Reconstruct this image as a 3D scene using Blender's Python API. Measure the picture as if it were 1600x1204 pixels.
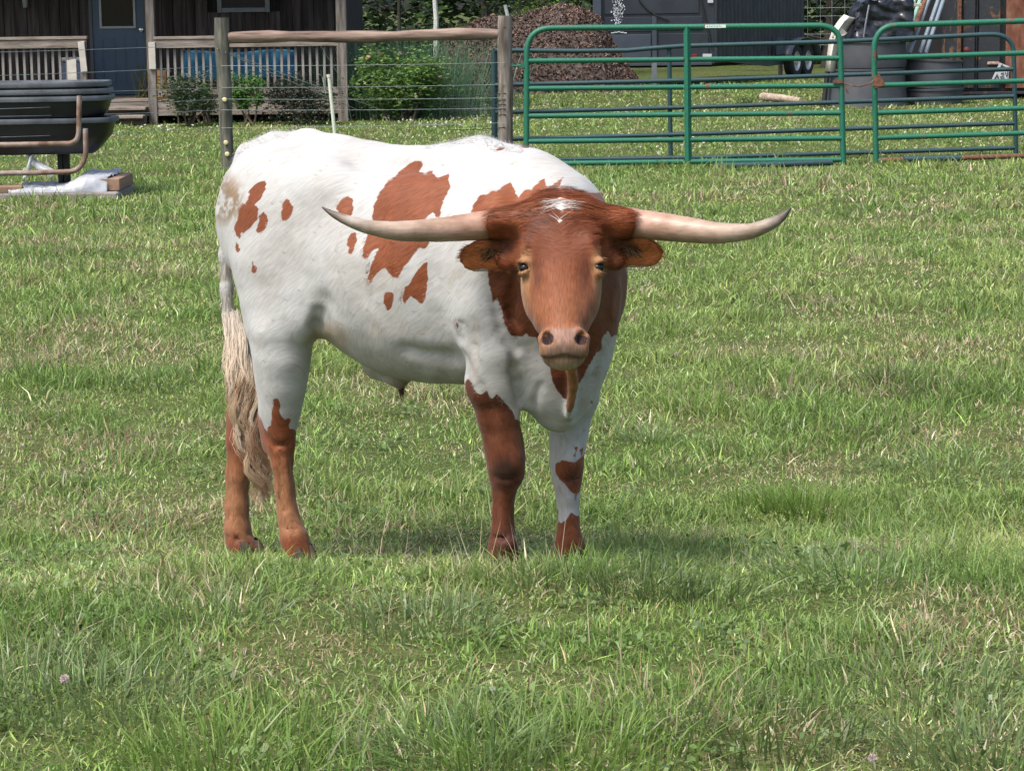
import bpy, bmesh, math, random
import numpy as np
from mathutils import Vector, Matrix

for _o in list(bpy.data.objects):
    bpy.data.objects.remove(_o)
SC = bpy.context.scene
COL = SC.collection
rng = np.random.default_rng(7)
random.seed(7)

# ------------------------------------------------------------------ camera
F_PX = 3800.0
CAM = np.array([0.0, 0.0, 1.75])
PITCH = math.atan(602 / F_PX)
ROLL = math.radians(0.8)
FWD = np.array([0, math.cos(PITCH), -math.sin(PITCH)])
_X = np.array([1.0, 0, 0])
_U = np.array([0, math.sin(PITCH), math.cos(PITCH)])
RGT = math.cos(ROLL) * _X - math.sin(ROLL) * _U
UP = math.sin(ROLL) * _X + math.cos(ROLL) * _U

cam_d = bpy.data.cameras.new('camera')
cam = bpy.data.objects.new('camera', cam_d)
COL.objects.link(cam)
cam_d.sensor_width = 36.0
cam_d.lens = F_PX / 1600.0 * 36.0
cam_d.clip_start = 0.1
cam_d.clip_end = 800
_m = np.eye(4)
_m[:3, 0] = RGT; _m[:3, 1] = UP; _m[:3, 2] = -FWD; _m[:3, 3] = CAM
cam.matrix_world = Matrix(_m.tolist())
SC.camera = cam

# ------------------------------------------------------------------ light
SUN_EL = math.radians(58)
SUN_AZ = math.radians(-134)     # from +Y towards -X: light from the left, a little on the camera's side
sun_dir = np.array([math.sin(SUN_AZ) * math.cos(SUN_EL), math.cos(SUN_AZ) * math.cos(SUN_EL), math.sin(SUN_EL)])
world = bpy.data.worlds.new('World'); SC.world = world; world.use_nodes = True
_nt = world.node_tree; _nt.nodes.clear()
_sky = _nt.nodes.new('ShaderNodeTexSky'); _sky.sky_type = 'NISHITA'; _sky.sun_disc = False
_sky.sun_elevation = SUN_EL; _sky.sun_rotation = SUN_AZ
_sky.air_density = 0.8; _sky.dust_density = 4.5; _sky.ozone_density = 1.0
_bg = _nt.nodes.new('ShaderNodeBackground'); _bg.inputs[1].default_value = 0.15
_ow = _nt.nodes.new('ShaderNodeOutputWorld')
_nt.links.new(_sky.outputs[0], _bg.inputs[0]); _nt.links.new(_bg.outputs[0], _ow.inputs[0])
sun_d = bpy.data.lights.new('sun', 'SUN'); sun_d.energy = 2.1; sun_d.angle = math.radians(16.0)
sun_d.color = (1.0, 0.975, 0.945)
sun = bpy.data.objects.new('sun', sun_d); COL.objects.link(sun)
sun.rotation_euler = Vector(sun_dir.tolist()).to_track_quat('Z', 'Y').to_euler()
sun.location = (-20, 10, 30)
SC.view_settings.view_transform = 'Standard'; SC.view_settings.look = 'None'
SC.view_settings.exposure = 0.83; SC.view_settings.gamma = 1.0
SC.view_settings.use_curve_mapping = False
SC.render.engine = 'CYCLES'
SC.cycles.use_denoising = True
try:
    SC.cycles.denoiser = 'OPENIMAGEDENOISE'; SC.cycles.denoising_input_passes = 'RGB_ALBEDO_NORMAL'; SC.cycles.denoising_prefilter = 'NONE'
except Exception: pass
SC.cycles.max_bounces = 6; SC.cycles.diffuse_bounces = 3; SC.cycles.glossy_bounces = 2
SC.cycles.transmission_bounces = 3; SC.cycles.transparent_max_bounces = 6
SC.cycles.use_adaptive_sampling = False

# ------------------------------------------------------------------ projection helpers (photo pixel -> place in the yard)
def ray(x, y):
    return FWD + RGT * ((x - 800) / F_PX) + UP * ((602 - y) / F_PX)
def at(x, y, z):
    return CAM + ray(x, y) * z
def onplane(x, y, Y):
    r = ray(x, y); return CAM + r * ((Y - CAM[1]) / r[1])
def ground(x, y, z0=0.0):
    r = ray(x, y); return CAM + r * ((z0 - CAM[2]) / r[2])
def projv(P):
    d = np.asarray(P) - CAM; z = d @ FWD
    return 800 + F_PX * (d @ RGT) / z, 602 - F_PX * (d @ UP) / z, z
def sst(a, b, x):
    t = np.clip((np.asarray(x, float) - a) / (b - a), 0, 1); return t * t * (3 - 2 * t)

# smooth value noise in numpy
_perm = np.random.default_rng(3).random((256, 256))
def vnoise(x, y):
    x = np.asarray(x, float); y = np.asarray(y, float)
    xi = np.floor(x).astype(int); yi = np.floor(y).astype(int); fx = x - xi; fy = y - yi
    fx = fx * fx * (3 - 2 * fx); fy = fy * fy * (3 - 2 * fy)
    g = lambda a, b: _perm[a & 255, b & 255]
    return (g(xi, yi) * (1 - fx) + g(xi + 1, yi) * fx) * (1 - fy) + (g(xi, yi + 1) * (1 - fx) + g(xi + 1, yi + 1) * fx) * fy
def fbm(x, y, o=4):
    s = 0; a = .5; t = 0
    for i in range(o):
        s = s + a * vnoise(x * 2 ** i + 17 * i, y * 2 ** i + 31 * i); t += a; a *= .5
    return s / t

def terrain(x, y):
    """pasture height: a low bank under the steer that dips behind it, small bumps"""
    base = 0.08 - 0.20 * sst(6.7, 8.5, y) + 0.12 * sst(8.8, 16, y)
    near = 1 - sst(18, 30, y)
    return base + near * ((fbm(np.asarray(x) * 1.3, np.asarray(y) * 1.3, 3) - .5) * 0.024)

# ------------------------------------------------------------------ objects
def tag(o, label=None, cat=None, group=None, kind=None):
    if label: o['label'] = label
    if cat: o['category'] = cat
    if group: o['group'] = group
    if kind: o['kind'] = kind
    return o
def empty(name, loc=(0, 0, 0), rz=0.0, label=None, cat=None, group=None):
    o = bpy.data.objects.new(name, None); COL.objects.link(o)
    o.location = [float(c) for c in loc]; o.rotation_euler = (0, 0, rz); o.empty_display_size = .2
    tag(o, label, cat, group); return o
def link_mesh(name, me, mat=None, parent=None, smooth=None):
    """verts are in world space; keep them there under a parent that may be moved"""
    if mat is not None and not me.materials: me.materials.append(mat)
    if smooth is not None: me.shade_smooth() if smooth else me.shade_flat()
    o = bpy.data.objects.new(name, me); COL.objects.link(o)
    if parent is not None:
        o.parent = parent
        if parent.type == 'EMPTY': o.matrix_parent_inverse = Matrix.Translation(-parent.location)
    return o
class MB:
    """mesh builder: collects shapes into one mesh"""
    def __init__(s, M=None):
        s.v = []; s.f = []; s.M = M or Matrix(); s.sm = []
    def add(s, vs, fs, smooth=False):
        n = len(s.v); s.v += [tuple(s.M @ Vector([float(c) for c in p])) for p in vs]
        s.f += [tuple(i + n for i in f) for f in fs]; s.sm += [smooth] * len(fs)
    def box(s, c, size, R=None, bev=0.0):
        hx, hy, hz = [q / 2 for q in size]
        if bev <= 0:
            vs = [(x, y, z) for x in (-hx, hx) for y in (-hy, hy) for z in (-hz, hz)]
            fs = [(0, 1, 3, 2), (4, 6, 7, 5), (0, 4, 5, 1), (2, 3, 7, 6), (0, 2, 6, 4), (1, 5, 7, 3)]
        else:
            bm = bmesh.new(); bmesh.ops.create_cube(bm, size=1)
            bmesh.ops.scale(bm, vec=(2 * hx, 2 * hy, 2 * hz), verts=bm.verts)
            bmesh.ops.bevel(bm, geom=bm.edges, offset=bev, segments=1, affect='EDGES')
            bm.verts.index_update(); vs = [tuple(v.co) for v in bm.verts]; fs = [tuple(v.index for v in f.verts) for f in bm.faces]; bm.free()
        T = Matrix.Translation(Vector([float(q) for q in c])) @ (R.to_4x4() if R is not None else Matrix())
        s.add([T @ Vector(p) for p in vs], fs)
    def tube(s, pts, r, n=10, caps=True, rads=None, sq=(1, 1)):
        pts = [Vector([float(c) for c in p]) for p in pts]; vs = []; fs = []
        ref = None
        for i, p in enumerate(pts):
            t = (pts[min(i + 1, len(pts) - 1)] - pts[max(i - 1, 0)]).normalized()
            if ref is None:
                ref = Vector((0, 0, 1)) if abs(t.z) < .9 else Vector((0, 1, 0))
            u = (ref - t * ref.dot(t)).normalized(); w = t.cross(u); ref = u
            rr = rads[i] if rads is not None else r
            for k in range(n):
                a = 2 * math.pi * k / n
                vs.append(p + (u * math.cos(a) * sq[0] + w * math.sin(a) * sq[1]) * rr)
        for i in range(len(pts) - 1):
            for k in range(n):
                fs.append((i * n + k, i * n + (k + 1) % n, (i + 1) * n + (k + 1) % n, (i + 1) * n + k))
        if caps:
            fs.append(tuple(range(n - 1, -1, -1))); fs.append(tuple((len(pts) - 1) * n + k for k in range(n)))
        s.add(vs, fs, True)
    def lathe(s, prof, c, n=24, axis=None, sx=1.0, sy=1.0):
        """prof: (radius, height) list"""
        R = axis.to_4x4() if axis is not None else Matrix(); T = Matrix.Translation(Vector([float(q) for q in c])) @ R
        vs = []; fs = []
        for (r, z) in prof:
            for k in range(n):
                a = 2 * math.pi * k / n; vs.append(T @ Vector((r * math.cos(a) * sx, r * math.sin(a) * sy, z)))
        for i in range(len(prof) - 1):
            for k in range(n):
                fs.append((i * n + k, i * n + (k + 1) % n, (i + 1) * n + (k + 1) % n, (i + 1) * n + k))
        s.add(vs, fs, True)
    def prism(s, poly, d):
        """extrude 3D polygon by vector d"""
        n = len(poly); d = Vector(d); P = [Vector([float(q) for q in p]) for p in poly]
        vs = P + [p + d for p in P]
        s.add(vs, [tuple(range(n)), tuple(range(2 * n - 1, n - 1, -1))] + [(i, i + n, (i + 1) % n + n, (i + 1) % n) for i in range(n)])
    def build(s, name, mat, parent=None, autosm=40):
        me = bpy.data.meshes.new(name); me.from_pydata(s.v, [], s.f)
        bm = bmesh.new(); bm.from_mesh(me); bmesh.ops.recalc_face_normals(bm, faces=bm.faces); bm.to_mesh(me); bm.free()
        me.polygons.foreach_set('use_smooth', s.sm)
        if any(s.sm):
            me.set_sharp_from_angle(angle=math.radians(autosm))
        return link_mesh(name, me, mat, parent)
def np_mesh(name, V, faces_quads=None, faces_tris=None):
    me = bpy.data.meshes.new(name)
    V = np.ascontiguousarray(V, np.float32); me.vertices.add(len(V)); me.vertices.foreach_set('co', V.ravel())
    parts = []; sizes = []
    if faces_quads is not None and len(faces_quads): parts.append(np.asarray(faces_quads, np.int32).ravel()); sizes.append(np.full(len(faces_quads), 4, np.int32))
    if faces_tris is not None and len(faces_tris): parts.append(np.asarray(faces_tris, np.int32).ravel()); sizes.append(np.full(len(faces_tris), 3, np.int32))
    li = np.concatenate(parts); sz = np.concatenate(sizes)
    me.loops.add(len(li)); me.loops.foreach_set('vertex_index', li)
    me.polygons.add(len(sz)); st = np.zeros(len(sz), np.int32); st[1:] = np.cumsum(sz)[:-1]
    me.polygons.foreach_set('loop_start', st)
    me.update(calc_edges=True); me.validate()
    return me
def vcol(me, name, rgb):
    a = me.attributes.new(name, 'FLOAT_COLOR', 'POINT'); c = np.ones((len(rgb), 4), np.float32); c[:, :3] = rgb
    a.data.foreach_set('color', c.ravel())
def vfloat(me, name, v):
    a = me.attributes.new(name, 'FLOAT', 'POINT'); a.data.foreach_set('value', np.ascontiguousarray(v, np.float32))

# ------------------------------------------------------------------ materials
def newmat(name):
    m = bpy.data.materials.new(name); m.use_nodes = True; nt = m.node_tree; nt.nodes.clear()
    out = nt.nodes.new('ShaderNodeOutputMaterial'); b = nt.nodes.new('ShaderNodeBsdfPrincipled')
    nt.links.new(b.outputs[0], out.inputs[0]); return m, nt, b, out
def noise_node(nt, scale, detail=4, coord='Object', stretch=None, rough=.55, dist=0):
    tc = nt.nodes.new('ShaderNodeTexCoord'); n = nt.nodes.new('ShaderNodeTexNoise')
    n.inputs['Scale'].default_value = scale; n.inputs['Detail'].default_value = detail; n.inputs['Roughness'].default_value = rough
    n.inputs['Distortion'].default_value = dist
    src = tc.outputs[coord]
    if stretch:
        mp = nt.nodes.new('ShaderNodeMapping'); mp.inputs['Scale'].default_value = stretch
        nt.links.new(src, mp.inputs['Vector']); src = mp.outputs[0]
    nt.links.new(src, n.inputs['Vector']); return n
def ramp(nt, fac, stops):
    r = nt.nodes.new('ShaderNodeValToRGB'); e = r.color_ramp.elements
    while len(e) < len(stops): e.new(.5)
    for el, (p, c) in zip(e, stops): el.position = p; el.color = (*c, 1) if len(c) == 3 else c
    nt.links.new(fac, r.inputs[0]); return r
def mixc(nt, fac, a, b, mode='MIX'):
    m = nt.nodes.new('ShaderNodeMix'); m.data_type = 'RGBA'; m.blend_type = mode
    for s, v in ((m.inputs[0], fac), (m.inputs[6], a), (m.inputs[7], b)):
        if isinstance(v, (int, float)): s.default_value = v
        elif isinstance(v, tuple): s.default_value = (*v, 1) if len(v) == 3 else v
        else: nt.links.new(v, s)
    return m.outputs[2]
def bumpn(nt, b, h, strength=.3, dist=.01):
    bp = nt.nodes.new('ShaderNodeBump'); bp.inputs['Strength'].default_value = strength; bp.inputs['Distance'].default_value = dist
    nt.links.new(h, bp.inputs['Height']); nt.links.new(bp.outputs[0], b.inputs['Normal']); return bp
def simple(name, c1, c2=None, scale=8, rough=.7, metal=0, bump=.0, stretch=None, c3=None, spec=.5, detail=5, thr=(.35, .65), bscale=None):
    """two or three tone mottled material"""
    m, nt, b, o = newmat(name)
    b.inputs['Roughness'].default_value = rough; b.inputs['Metallic'].default_value = metal
    b.inputs['Specular IOR Level'].default_value = spec
    if c2 is None: b.inputs['Base Color'].default_value = (*c1, 1)
    else:
        n = noise_node(nt, scale, detail, stretch=stretch)
        st = [(thr[0], c1), (thr[1], c2)] if c3 is None else [(thr[0], c1), ((thr[0] + thr[1]) / 2, c2), (thr[1], c3)]
        r = ramp(nt, n.outputs[0], st); nt.links.new(r.outputs[0], b.inputs['Base Color'])
        if bump:
            n2 = noise_node(nt, bscale or scale * 4, 4, stretch=stretch); bumpn(nt, b, n2.outputs[0], bump, .01)
    return m
# ================================================================== ground
def ground_mat():
    m, nt, b, o = newmat('pasture_soil')
    n1 = noise_node(nt, .55, 6); n2 = noise_node(nt, 9, 6, rough=.65); n3 = noise_node(nt, 60, 4)
    r1 = ramp(nt, n1.outputs[0], [(.34, (.060, .085, .024)), (.5, (.085, .105, .032)), (.66, (.115, .115, .045))])
    r2 = ramp(nt, n2.outputs[0], [(.35, (.034, .052, .016)), (.52, (.070, .094, .028)), (.7, (.14, .13, .06))])
    c = mixc(nt, .5, r1.outputs[0], r2.outputs[0]); r3 = ramp(nt, n3.outputs[0], [(.3, (.55, .55, .55)), (.7, (1.35, 1.35, 1.3))])
    c = mixc(nt, 1.0, c, r3.outputs[0], 'MULTIPLY'); nt.links.new(c, b.inputs['Base Color'])
    b.inputs['Roughness'].default_value = .95; b.inputs['Specular IOR Level'].default_value = .1; bumpn(nt, b, n3.outputs[0], .6, .03); return m
gx = np.concatenate([np.linspace(-220, -14, 14), np.arange(-12, 12.01, .25), np.linspace(14, 220, 14)])
gy = np.concatenate([np.linspace(-60, 1, 8), np.arange(2, 16, .12), np.arange(16, 32, .4), np.linspace(33, 60, 20), np.linspace(65, 420, 14)])
GX, GY = np.meshgrid(gx, gy, indexing='ij')
V = np.stack([GX, GY, terrain(GX, GY)], -1).reshape(-1, 3); ny = len(gy); q = (np.arange(len(gx) - 1)[:, None] * ny + np.arange(ny - 1)[None]).ravel()
gme = np_mesh('ground', V, np.stack([q, q + ny, q + ny + 1, q + 1], 1))
g_o = link_mesh('ground', gme, ground_mat(), None, True); tag(g_o, kind='structure')

# ------------------------------------------------------------------ grass
def leaf_mat(name, attr='leaf_colour', trans=.35, rough=.5, spec=.25):
    m, nt, b, o = newmat(name); ca = nt.nodes.new('ShaderNodeAttribute'); ca.attribute_name = attr
    nt.links.new(ca.outputs['Color'], b.inputs['Base Color']); b.inputs['Roughness'].default_value = rough; b.inputs['Specular IOR Level'].default_value = spec
    tr = nt.nodes.new('ShaderNodeBsdfTranslucent'); nt.links.new(ca.outputs['Color'], tr.inputs[0]); mx = nt.nodes.new('ShaderNodeMixShader'); mx.inputs[0].default_value = trans
    nt.links.new(b.outputs[0], mx.inputs[1]); nt.links.new(tr.outputs[0], mx.inputs[2]); nt.links.new(mx.outputs[0], o.inputs[0]); return m
M_GRASS = leaf_mat('grass_blades', trans=.36, rough=.38, spec=.45)
GREENS = np.array([1.15, 1.24, 1.02]) * np.array([[.145, .225, .062], [.180, .270, .075], [.210, .280, .105], [.265, .320, .100], [.225, .285, .110], [.34, .37, .15]])
STRAW = np.array([[.52, .45, .27], [.43, .34, .19], [.60, .54, .37], [.33, .26, .14]])
def blades(x, y, h, w, col, segs=3, lean=.5, z=None, az=None):
    n = len(x); z = terrain(x, y) if z is None else z
    a = rng.random(n) * 2 * math.pi if az is None else az; d = np.stack([np.cos(a), np.sin(a)], 1)
    fa_ = rng.random(n) * 2 * math.pi; sd = np.stack([np.cos(fa_), np.sin(fa_)], 1)            # ribbon facing
    le = np.abs(rng.normal(0, lean, n)) + .08; V = np.zeros((n, segs * 2 + 1, 3), np.float32); cu = rng.uniform(.6, 2.2, n)
    for i in range(segs + 1):
        t = i / segs; off = (le * h * t ** cu)[:, None] * d; zz = z - .008 + h * (t - .28 * np.minimum(le, 1.6) * t * t); wd = w * (1 - .85 * t ** 1.5) / 2
        if i < segs:
            V[:, 2 * i, 0] = x + off[:, 0] - sd[:, 0] * wd; V[:, 2 * i, 1] = y + off[:, 1] - sd[:, 1] * wd; V[:, 2 * i, 2] = zz
            V[:, 2 * i + 1, 0] = x + off[:, 0] + sd[:, 0] * wd; V[:, 2 * i + 1, 1] = y + off[:, 1] + sd[:, 1] * wd; V[:, 2 * i + 1, 2] = zz
        else:
            V[:, 2 * i, 0] = x + off[:, 0]; V[:, 2 * i, 1] = y + off[:, 1]; V[:, 2 * i, 2] = zz
    k = segs * 2 + 1; base = (np.arange(n) * k)[:, None]
    Q = np.concatenate([np.concatenate([base + 2 * i, base + 2 * i + 1, base + 2 * i + 3, base + 2 * i + 2], 1) for i in range(segs - 1)]) if segs > 1 else np.zeros((0, 4), int)
    T = np.concatenate([base + 2 * segs - 2, base + 2 * segs - 1, base + 2 * segs], 1)
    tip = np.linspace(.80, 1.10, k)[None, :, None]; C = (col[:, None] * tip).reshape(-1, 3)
    return V.reshape(-1, 3), Q, T, C
def grass_colour(x, y, straw_bias=0.0):
    n = len(x); big = fbm(x * .9 + 5, y * .9, 3); mid = fbm(x * 3.1, y * 3.1 + 9, 3)
    gi = np.clip((big * 4.4 + mid * 4.0 - 1.4 + rng.normal(0, 1.1, n)), 0, 5).astype(int); c = GREENS[gi]
    ps = np.clip(.27 + straw_bias + 2.2 * (fbm(x * 1.7 + 50, y * 1.7, 4) - .52), .05, .70); s = rng.random(n) < ps
    c = np.where(s[:, None], STRAW[rng.integers(0, 4, n)], c); return c * rng.lognormal(0, .27, (n, 1)), s
def scatter(y0, y1, dens, pad=.9):
    padf = lambda v: pad + .10 * np.maximum(v - 7, 0)
    ys = np.linspace(y0, y1, 60); wd = 2 * (.2105 * ys / math.cos(PITCH) * 1.02 + padf(ys)); N = int(np.trapezoid(wd, ys) * dens) if hasattr(np, 'trapezoid') else int(np.trapz(wd, ys) * dens)
    u = rng.random(N); cdf = np.cumsum(wd); cdf = cdf / cdf[-1]; y = np.interp(u, cdf, ys) + rng.uniform(-.05, .05, N)
    x = rng.uniform(-1, 1, N) * (.2105 * y / math.cos(PITCH) * 1.02 + padf(y)); return x, y
GP = []
def add_zone(y0, y1, dens, hb, wb, segs, clump=1.0, lean=.55, straw=0.0):
    x, y = scatter(y0, y1, dens)
    thin = (fbm(x * 1.9 + 11, y * 1.9 + 40, 4) > .60) & (rng.random(len(x)) < .25); x, y = x[~thin], y[~thin]
    cl = fbm(x * 2.3 + 70, y * 2.3, 4); tall = np.clip((cl - .5) * 6.5, -.7, 1.7) * clump
    h = hb * (1 + .55 * tall) * rng.lognormal(0, .32, len(x)); c, s = grass_colour(x, y, straw)
    h = np.where(s, h * rng.uniform(.4, 1.1, len(x)), h); ln = lean
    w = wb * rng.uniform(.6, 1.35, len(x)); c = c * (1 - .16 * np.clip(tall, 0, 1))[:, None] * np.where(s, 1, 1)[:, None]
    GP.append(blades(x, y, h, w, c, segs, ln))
add_zone(4.6, 9.0, 8700, .037, .0062, 2, lean=.85)
add_zone(9.0, 13.5, 4300, .040, .0074, 2, lean=.75, straw=-.03)
add_zone(13.5, 19.0, 2000, .048, .0104, 2, lean=.75, straw=-.06)
add_zone(19.0, 26.0, 820, .050, .0155, 2, lean=.75, straw=-.09)
add_zone(26.0, 36.0, 320, .040, .022, 2, lean=.9, straw=-.14)
add_zone(36.0, 52.0, 110, .045, .036, 2, lean=.9, straw=-.14)
# flattened thatch and clippings lying between the blades, near the camera
x, y = scatter(4.8, 12, 700); n = len(x); c = STRAW[rng.integers(0, 4, n)] * rng.uniform(.6, 1.1, (n, 1))
GP.append(blades(x, y, np.full(n, .022) * rng.uniform(.5, 1.4, n), rng.uniform(.004, .008, n), c, 2, 3.2))
# tussocks: denser, longer blades that droop outwards
def tussock(px, py, n, h, r, cols, lean=.9, w=.0055, segs=3, base=None):
    p = ground(px, py, 0.0)
    for _ in range(12): p = ground(px, py, float(terrain(p[0], p[1])))
    a = rng.random(n) * 6.283; rr = r * np.sqrt(rng.random(n)); x = p[0] + np.cos(a) * rr; y = p[1] + np.sin(a) * rr
    c = cols[rng.integers(0, len(cols), n)] * rng.uniform(.75, 1.2, (n, 1)); hh = h * rng.uniform(.45, 1.1, n)
    GP.append(blades(x, y, hh, np.full(n, w) * rng.uniform(.6, 1.2, n), c, segs, lean, az=a + rng.normal(0, .5, n)))
fresh = np.array([[.16, .27, .05], [.21, .31, .07], [.14, .23, .045]]); blue = np.array([[.15, .225, .075], [.18, .26, .095], [.22, .29, .12]]); dk = np.array([[.10, .155, .048], [.13, .18, .06]])
for (px, py, n, h, r, cs) in ((1255, 800, 420, .15, .17, fresh), (1190, 790, 220, .12, .15, fresh), (1080, 640, 260, .13, .18, fresh), (1015, 690, 150, .13, .12, blue),
    (120, 660, 160, .12, .16, fresh), (250, 600, 200, .10, .3, dk), (60, 400, 260, .12, .6, dk), (205, 400, 130, .10, .3, dk), (560, 640, 150, .09, .25, fresh), (1000, 925, 300, .12, .20, dk), (1090, 935, 220, .10, .18, dk),
    (900, 905, 260, .125, .12, fresh), (860, 915, 120, .10, .14, blue), (800, 910, 200, .10, .11, np.concatenate([fresh, STRAW[:1]])), (760, 905, 60, .07, .08, blue), (480, 905, 70, .09, .07, blue), (440, 905, 50, .06, .10, fresh), (390, 895, 60, .05, .10, fresh),
    (660, 980, 260, .13, .22, blue), (150, 1100, 420, .13, .28, blue), (40, 1060, 260, .13, .2, blue), (880, 1190, 420, .15, .3, fresh), (720, 1180, 300, .15, .2, blue), (1200, 1150, 300, .12, .25, dk), (1540, 1180, 320, .15, .22, blue), (1330, 900, 240, .12, .25, blue), (1480, 740, 200, .12, .3, blue),
    (1390, 600, 200, .16, .12, dk), (1480, 620, 220, .12, .25, dk), (1560, 470, 130, .14, .3, fresh), (340, 1190, 300, .16, .25, fresh), (1430, 1080, 260, .13, .25, blue), (330, 960, 200, .11, .2, blue), (1050, 1120, 260, .12, .25, np.concatenate([STRAW[:2], fresh])), (990, 880, 90, .09, .14, fresh),
    (210, 270, 400, .22, .55, fresh), (120, 296, 300, .13, .5, fresh), (20, 310, 200, .11, .4, fresh), (910, 238, 150, .2, .3, fresh), (1070, 285, 300, .12, .5, np.concatenate([STRAW[:2], fresh])), (1250, 275, 200, .12, .5, STRAW[:3]), (1480, 285, 160, .1, .5, fresh), (930, 300, 200, .13, .5, fresh)):
    tussock(px, py, n, h, r, cs)
# tall dry seed stalks
for (px, py, n) in ((800, 895, 16), (760, 920, 8), (840, 900, 8), (1400, 1000, 5), (560, 1010, 6), (1120, 1110, 6), (1255, 1075, 5), (960, 1040, 5), (250, 1120, 5), (1300, 860, 4), (1470, 1060, 5), (600, 840, 4), (1180, 930, 4)):
    p = ground(px, py, .02); x = p[0] + rng.normal(0, .10, n); y = p[1] + rng.normal(0, .08, n)
    GP.append(blades(x, y, rng.uniform(.13, .24, n), np.full(n, .0028), STRAW[rng.integers(0, 3, n)] * .95, 3, .35))
# clover and other broad leaves lying low in patches
nc = 260; cx_, cy_ = scatter(4.8, 11, 5); nc = len(cx_); lx = np.repeat(cx_, 46) + rng.normal(0, .055, nc * 46); ly = np.repeat(cy_, 46) + rng.normal(0, .055, nc * 46)
lz = terrain(lx, ly) + rng.uniform(.012, .045, len(lx)); L_ = rng.uniform(.006, .012, len(lx)); an = rng.random(len(lx)) * 6.283; tl = rng.normal(0, .45, (len(lx), 2))
q4 = []
for da, rr_ in ((0, 1.0), (1.57, .75), (3.14, 1.0), (4.71, .75)):
    dx = np.cos(an + da) * L_ * rr_; dy = np.sin(an + da) * L_ * rr_; q4.append(np.stack([lx + dx, ly + dy, lz + dx * tl[:, 0] + dy * tl[:, 1]], 1))
bc = np.array([[.14, .22, .06], [.17, .25, .075], [.12, .19, .055]])[rng.integers(0, 3, len(lx))] * rng.uniform(.7, 1.25, (len(lx), 1))
GP.append((np.stack(q4, 1).reshape(-1, 3), np.arange(len(lx) * 4).reshape(-1, 4), np.zeros((0, 3), int), np.repeat(bc, 4, 0)))
off = 0; VV = []; QQ = []; TT = []; CC = []
for V_, Q_, T_, C_ in GP: VV.append(V_); QQ.append(Q_ + off); TT.append(T_ + off); CC.append(C_); off += len(V_)
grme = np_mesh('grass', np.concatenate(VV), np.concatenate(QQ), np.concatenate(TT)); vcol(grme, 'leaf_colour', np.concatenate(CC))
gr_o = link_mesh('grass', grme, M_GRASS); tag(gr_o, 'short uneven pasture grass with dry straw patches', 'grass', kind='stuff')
del VV, QQ, TT, CC, GP
# ================================================================== the steer
TH = math.radians(30)
S_H = np.array([math.cos(TH), -math.sin(TH), 0.0])      # heading
S_R = np.array([-math.sin(TH), -math.cos(TH), 0.0])     # the animal's right
S_O = np.array([0.068, 7.373, 0.0])
def to_local(p):
    d = np.asarray(p) - S_O; return np.stack([d @ S_H, d @ S_R, d[..., 2]], -1)
def to_world(q):
    q = np.asarray(q); return S_O + q[..., 0:1] * S_H + q[..., 1:2] * S_R + q[..., 2:3] * np.array([0, 0, 1.0])
def A(x, y, l):
    """photo pixel on the plane l metres to the animal's right -> (along, side, up)"""
    r = ray(x, y); t = (l - (CAM - S_O) @ S_R) / (r @ S_R); return to_local(CAM + r * t)
ZH = 7.02
def HP(x, y, d=0.0): return to_local(at(x, y, ZH - d))
HS = ZH / F_PX                                             # metres per photo pixel at the head

def axis_grid(segs):
    out = [segs[0][0]]
    for a, b, h in segs:
        n = max(1, int(round((b - a) / h))); out += list(np.linspace(a, b, n + 1)[1:])
    return np.array(out)
GA = axis_grid([(-1.34, -0.02, .0105), (-0.02, .62, .0055)])
GL = axis_grid([(-.42, -.05, .0105), (-.05, .72, .0055)])
GZ = axis_grid([(-.16, .62, .0105), (.62, 1.26, .0055), (1.26, 1.44, .0105)])
FIELD = np.full((len(GA), len(GL), len(GZ)), 0.2, np.float32)
def sub(lo, hi):
    sl = []
    for g, a, b in zip((GA, GL, GZ), lo, hi):
        i = max(0, np.searchsorted(g, a) - 1); j = min(len(g), np.searchsorted(g, b) + 1); sl.append(slice(i, j))
    return tuple(sl)
def pts(sl):
    return np.stack(np.meshgrid(GA[sl[0]], GL[sl[1]], GZ[sl[2]], indexing='ij'), -1).astype(np.float32)
def smin(a, b, k):
    h = np.clip(.5 + .5 * (b - a) / k, 0, 1); return b + (a - b) * h - k * h * (1 - h)
def blend(sl, d, k, op):
    if op == '+': FIELD[sl] = smin(FIELD[sl], d, k)
    else: FIELD[sl] = -smin(-FIELD[sl], d, k)
def cone(p, q, ra, rb, k=.03, op='+'):
    p = np.asarray(p); q = np.asarray(q); m = max(ra, rb) + k + .04
    sl = sub(np.minimum(p, q) - m, np.maximum(p, q) + m); P = pts(sl)
    d = q - p; t = np.clip(((P - p) @ d) / (d @ d), 0, 1)
    blend(sl, np.linalg.norm(P - p - t[..., None] * d, axis=-1) - (ra + (rb - ra) * t), k, op)
def chain(P, R, k=.03, op='+'):
    for i in range(len(P) - 1): cone(P[i], P[i + 1], R[i], R[i + 1], k, op)
def ell(c, rad, k=.03, axes=None, op='+'):
    c = np.asarray(c); rad = np.asarray(rad, float); m = rad.max() + k + .03
    ax = np.eye(3) if axes is None else np.array([np.asarray(a) / np.linalg.norm(a) for a in axes])
    ext = np.abs(ax * rad[:, None]).sum(0) + k + .03
    sl = sub(c - ext, c + ext); P = (pts(sl) - c) @ ax.T
    k0 = np.linalg.norm(P / rad, axis=-1); k1 = np.linalg.norm(P / rad ** 2, axis=-1) + 1e-6
    blend(sl, k0 * (k0 - 1) / k1, k, op)
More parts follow.
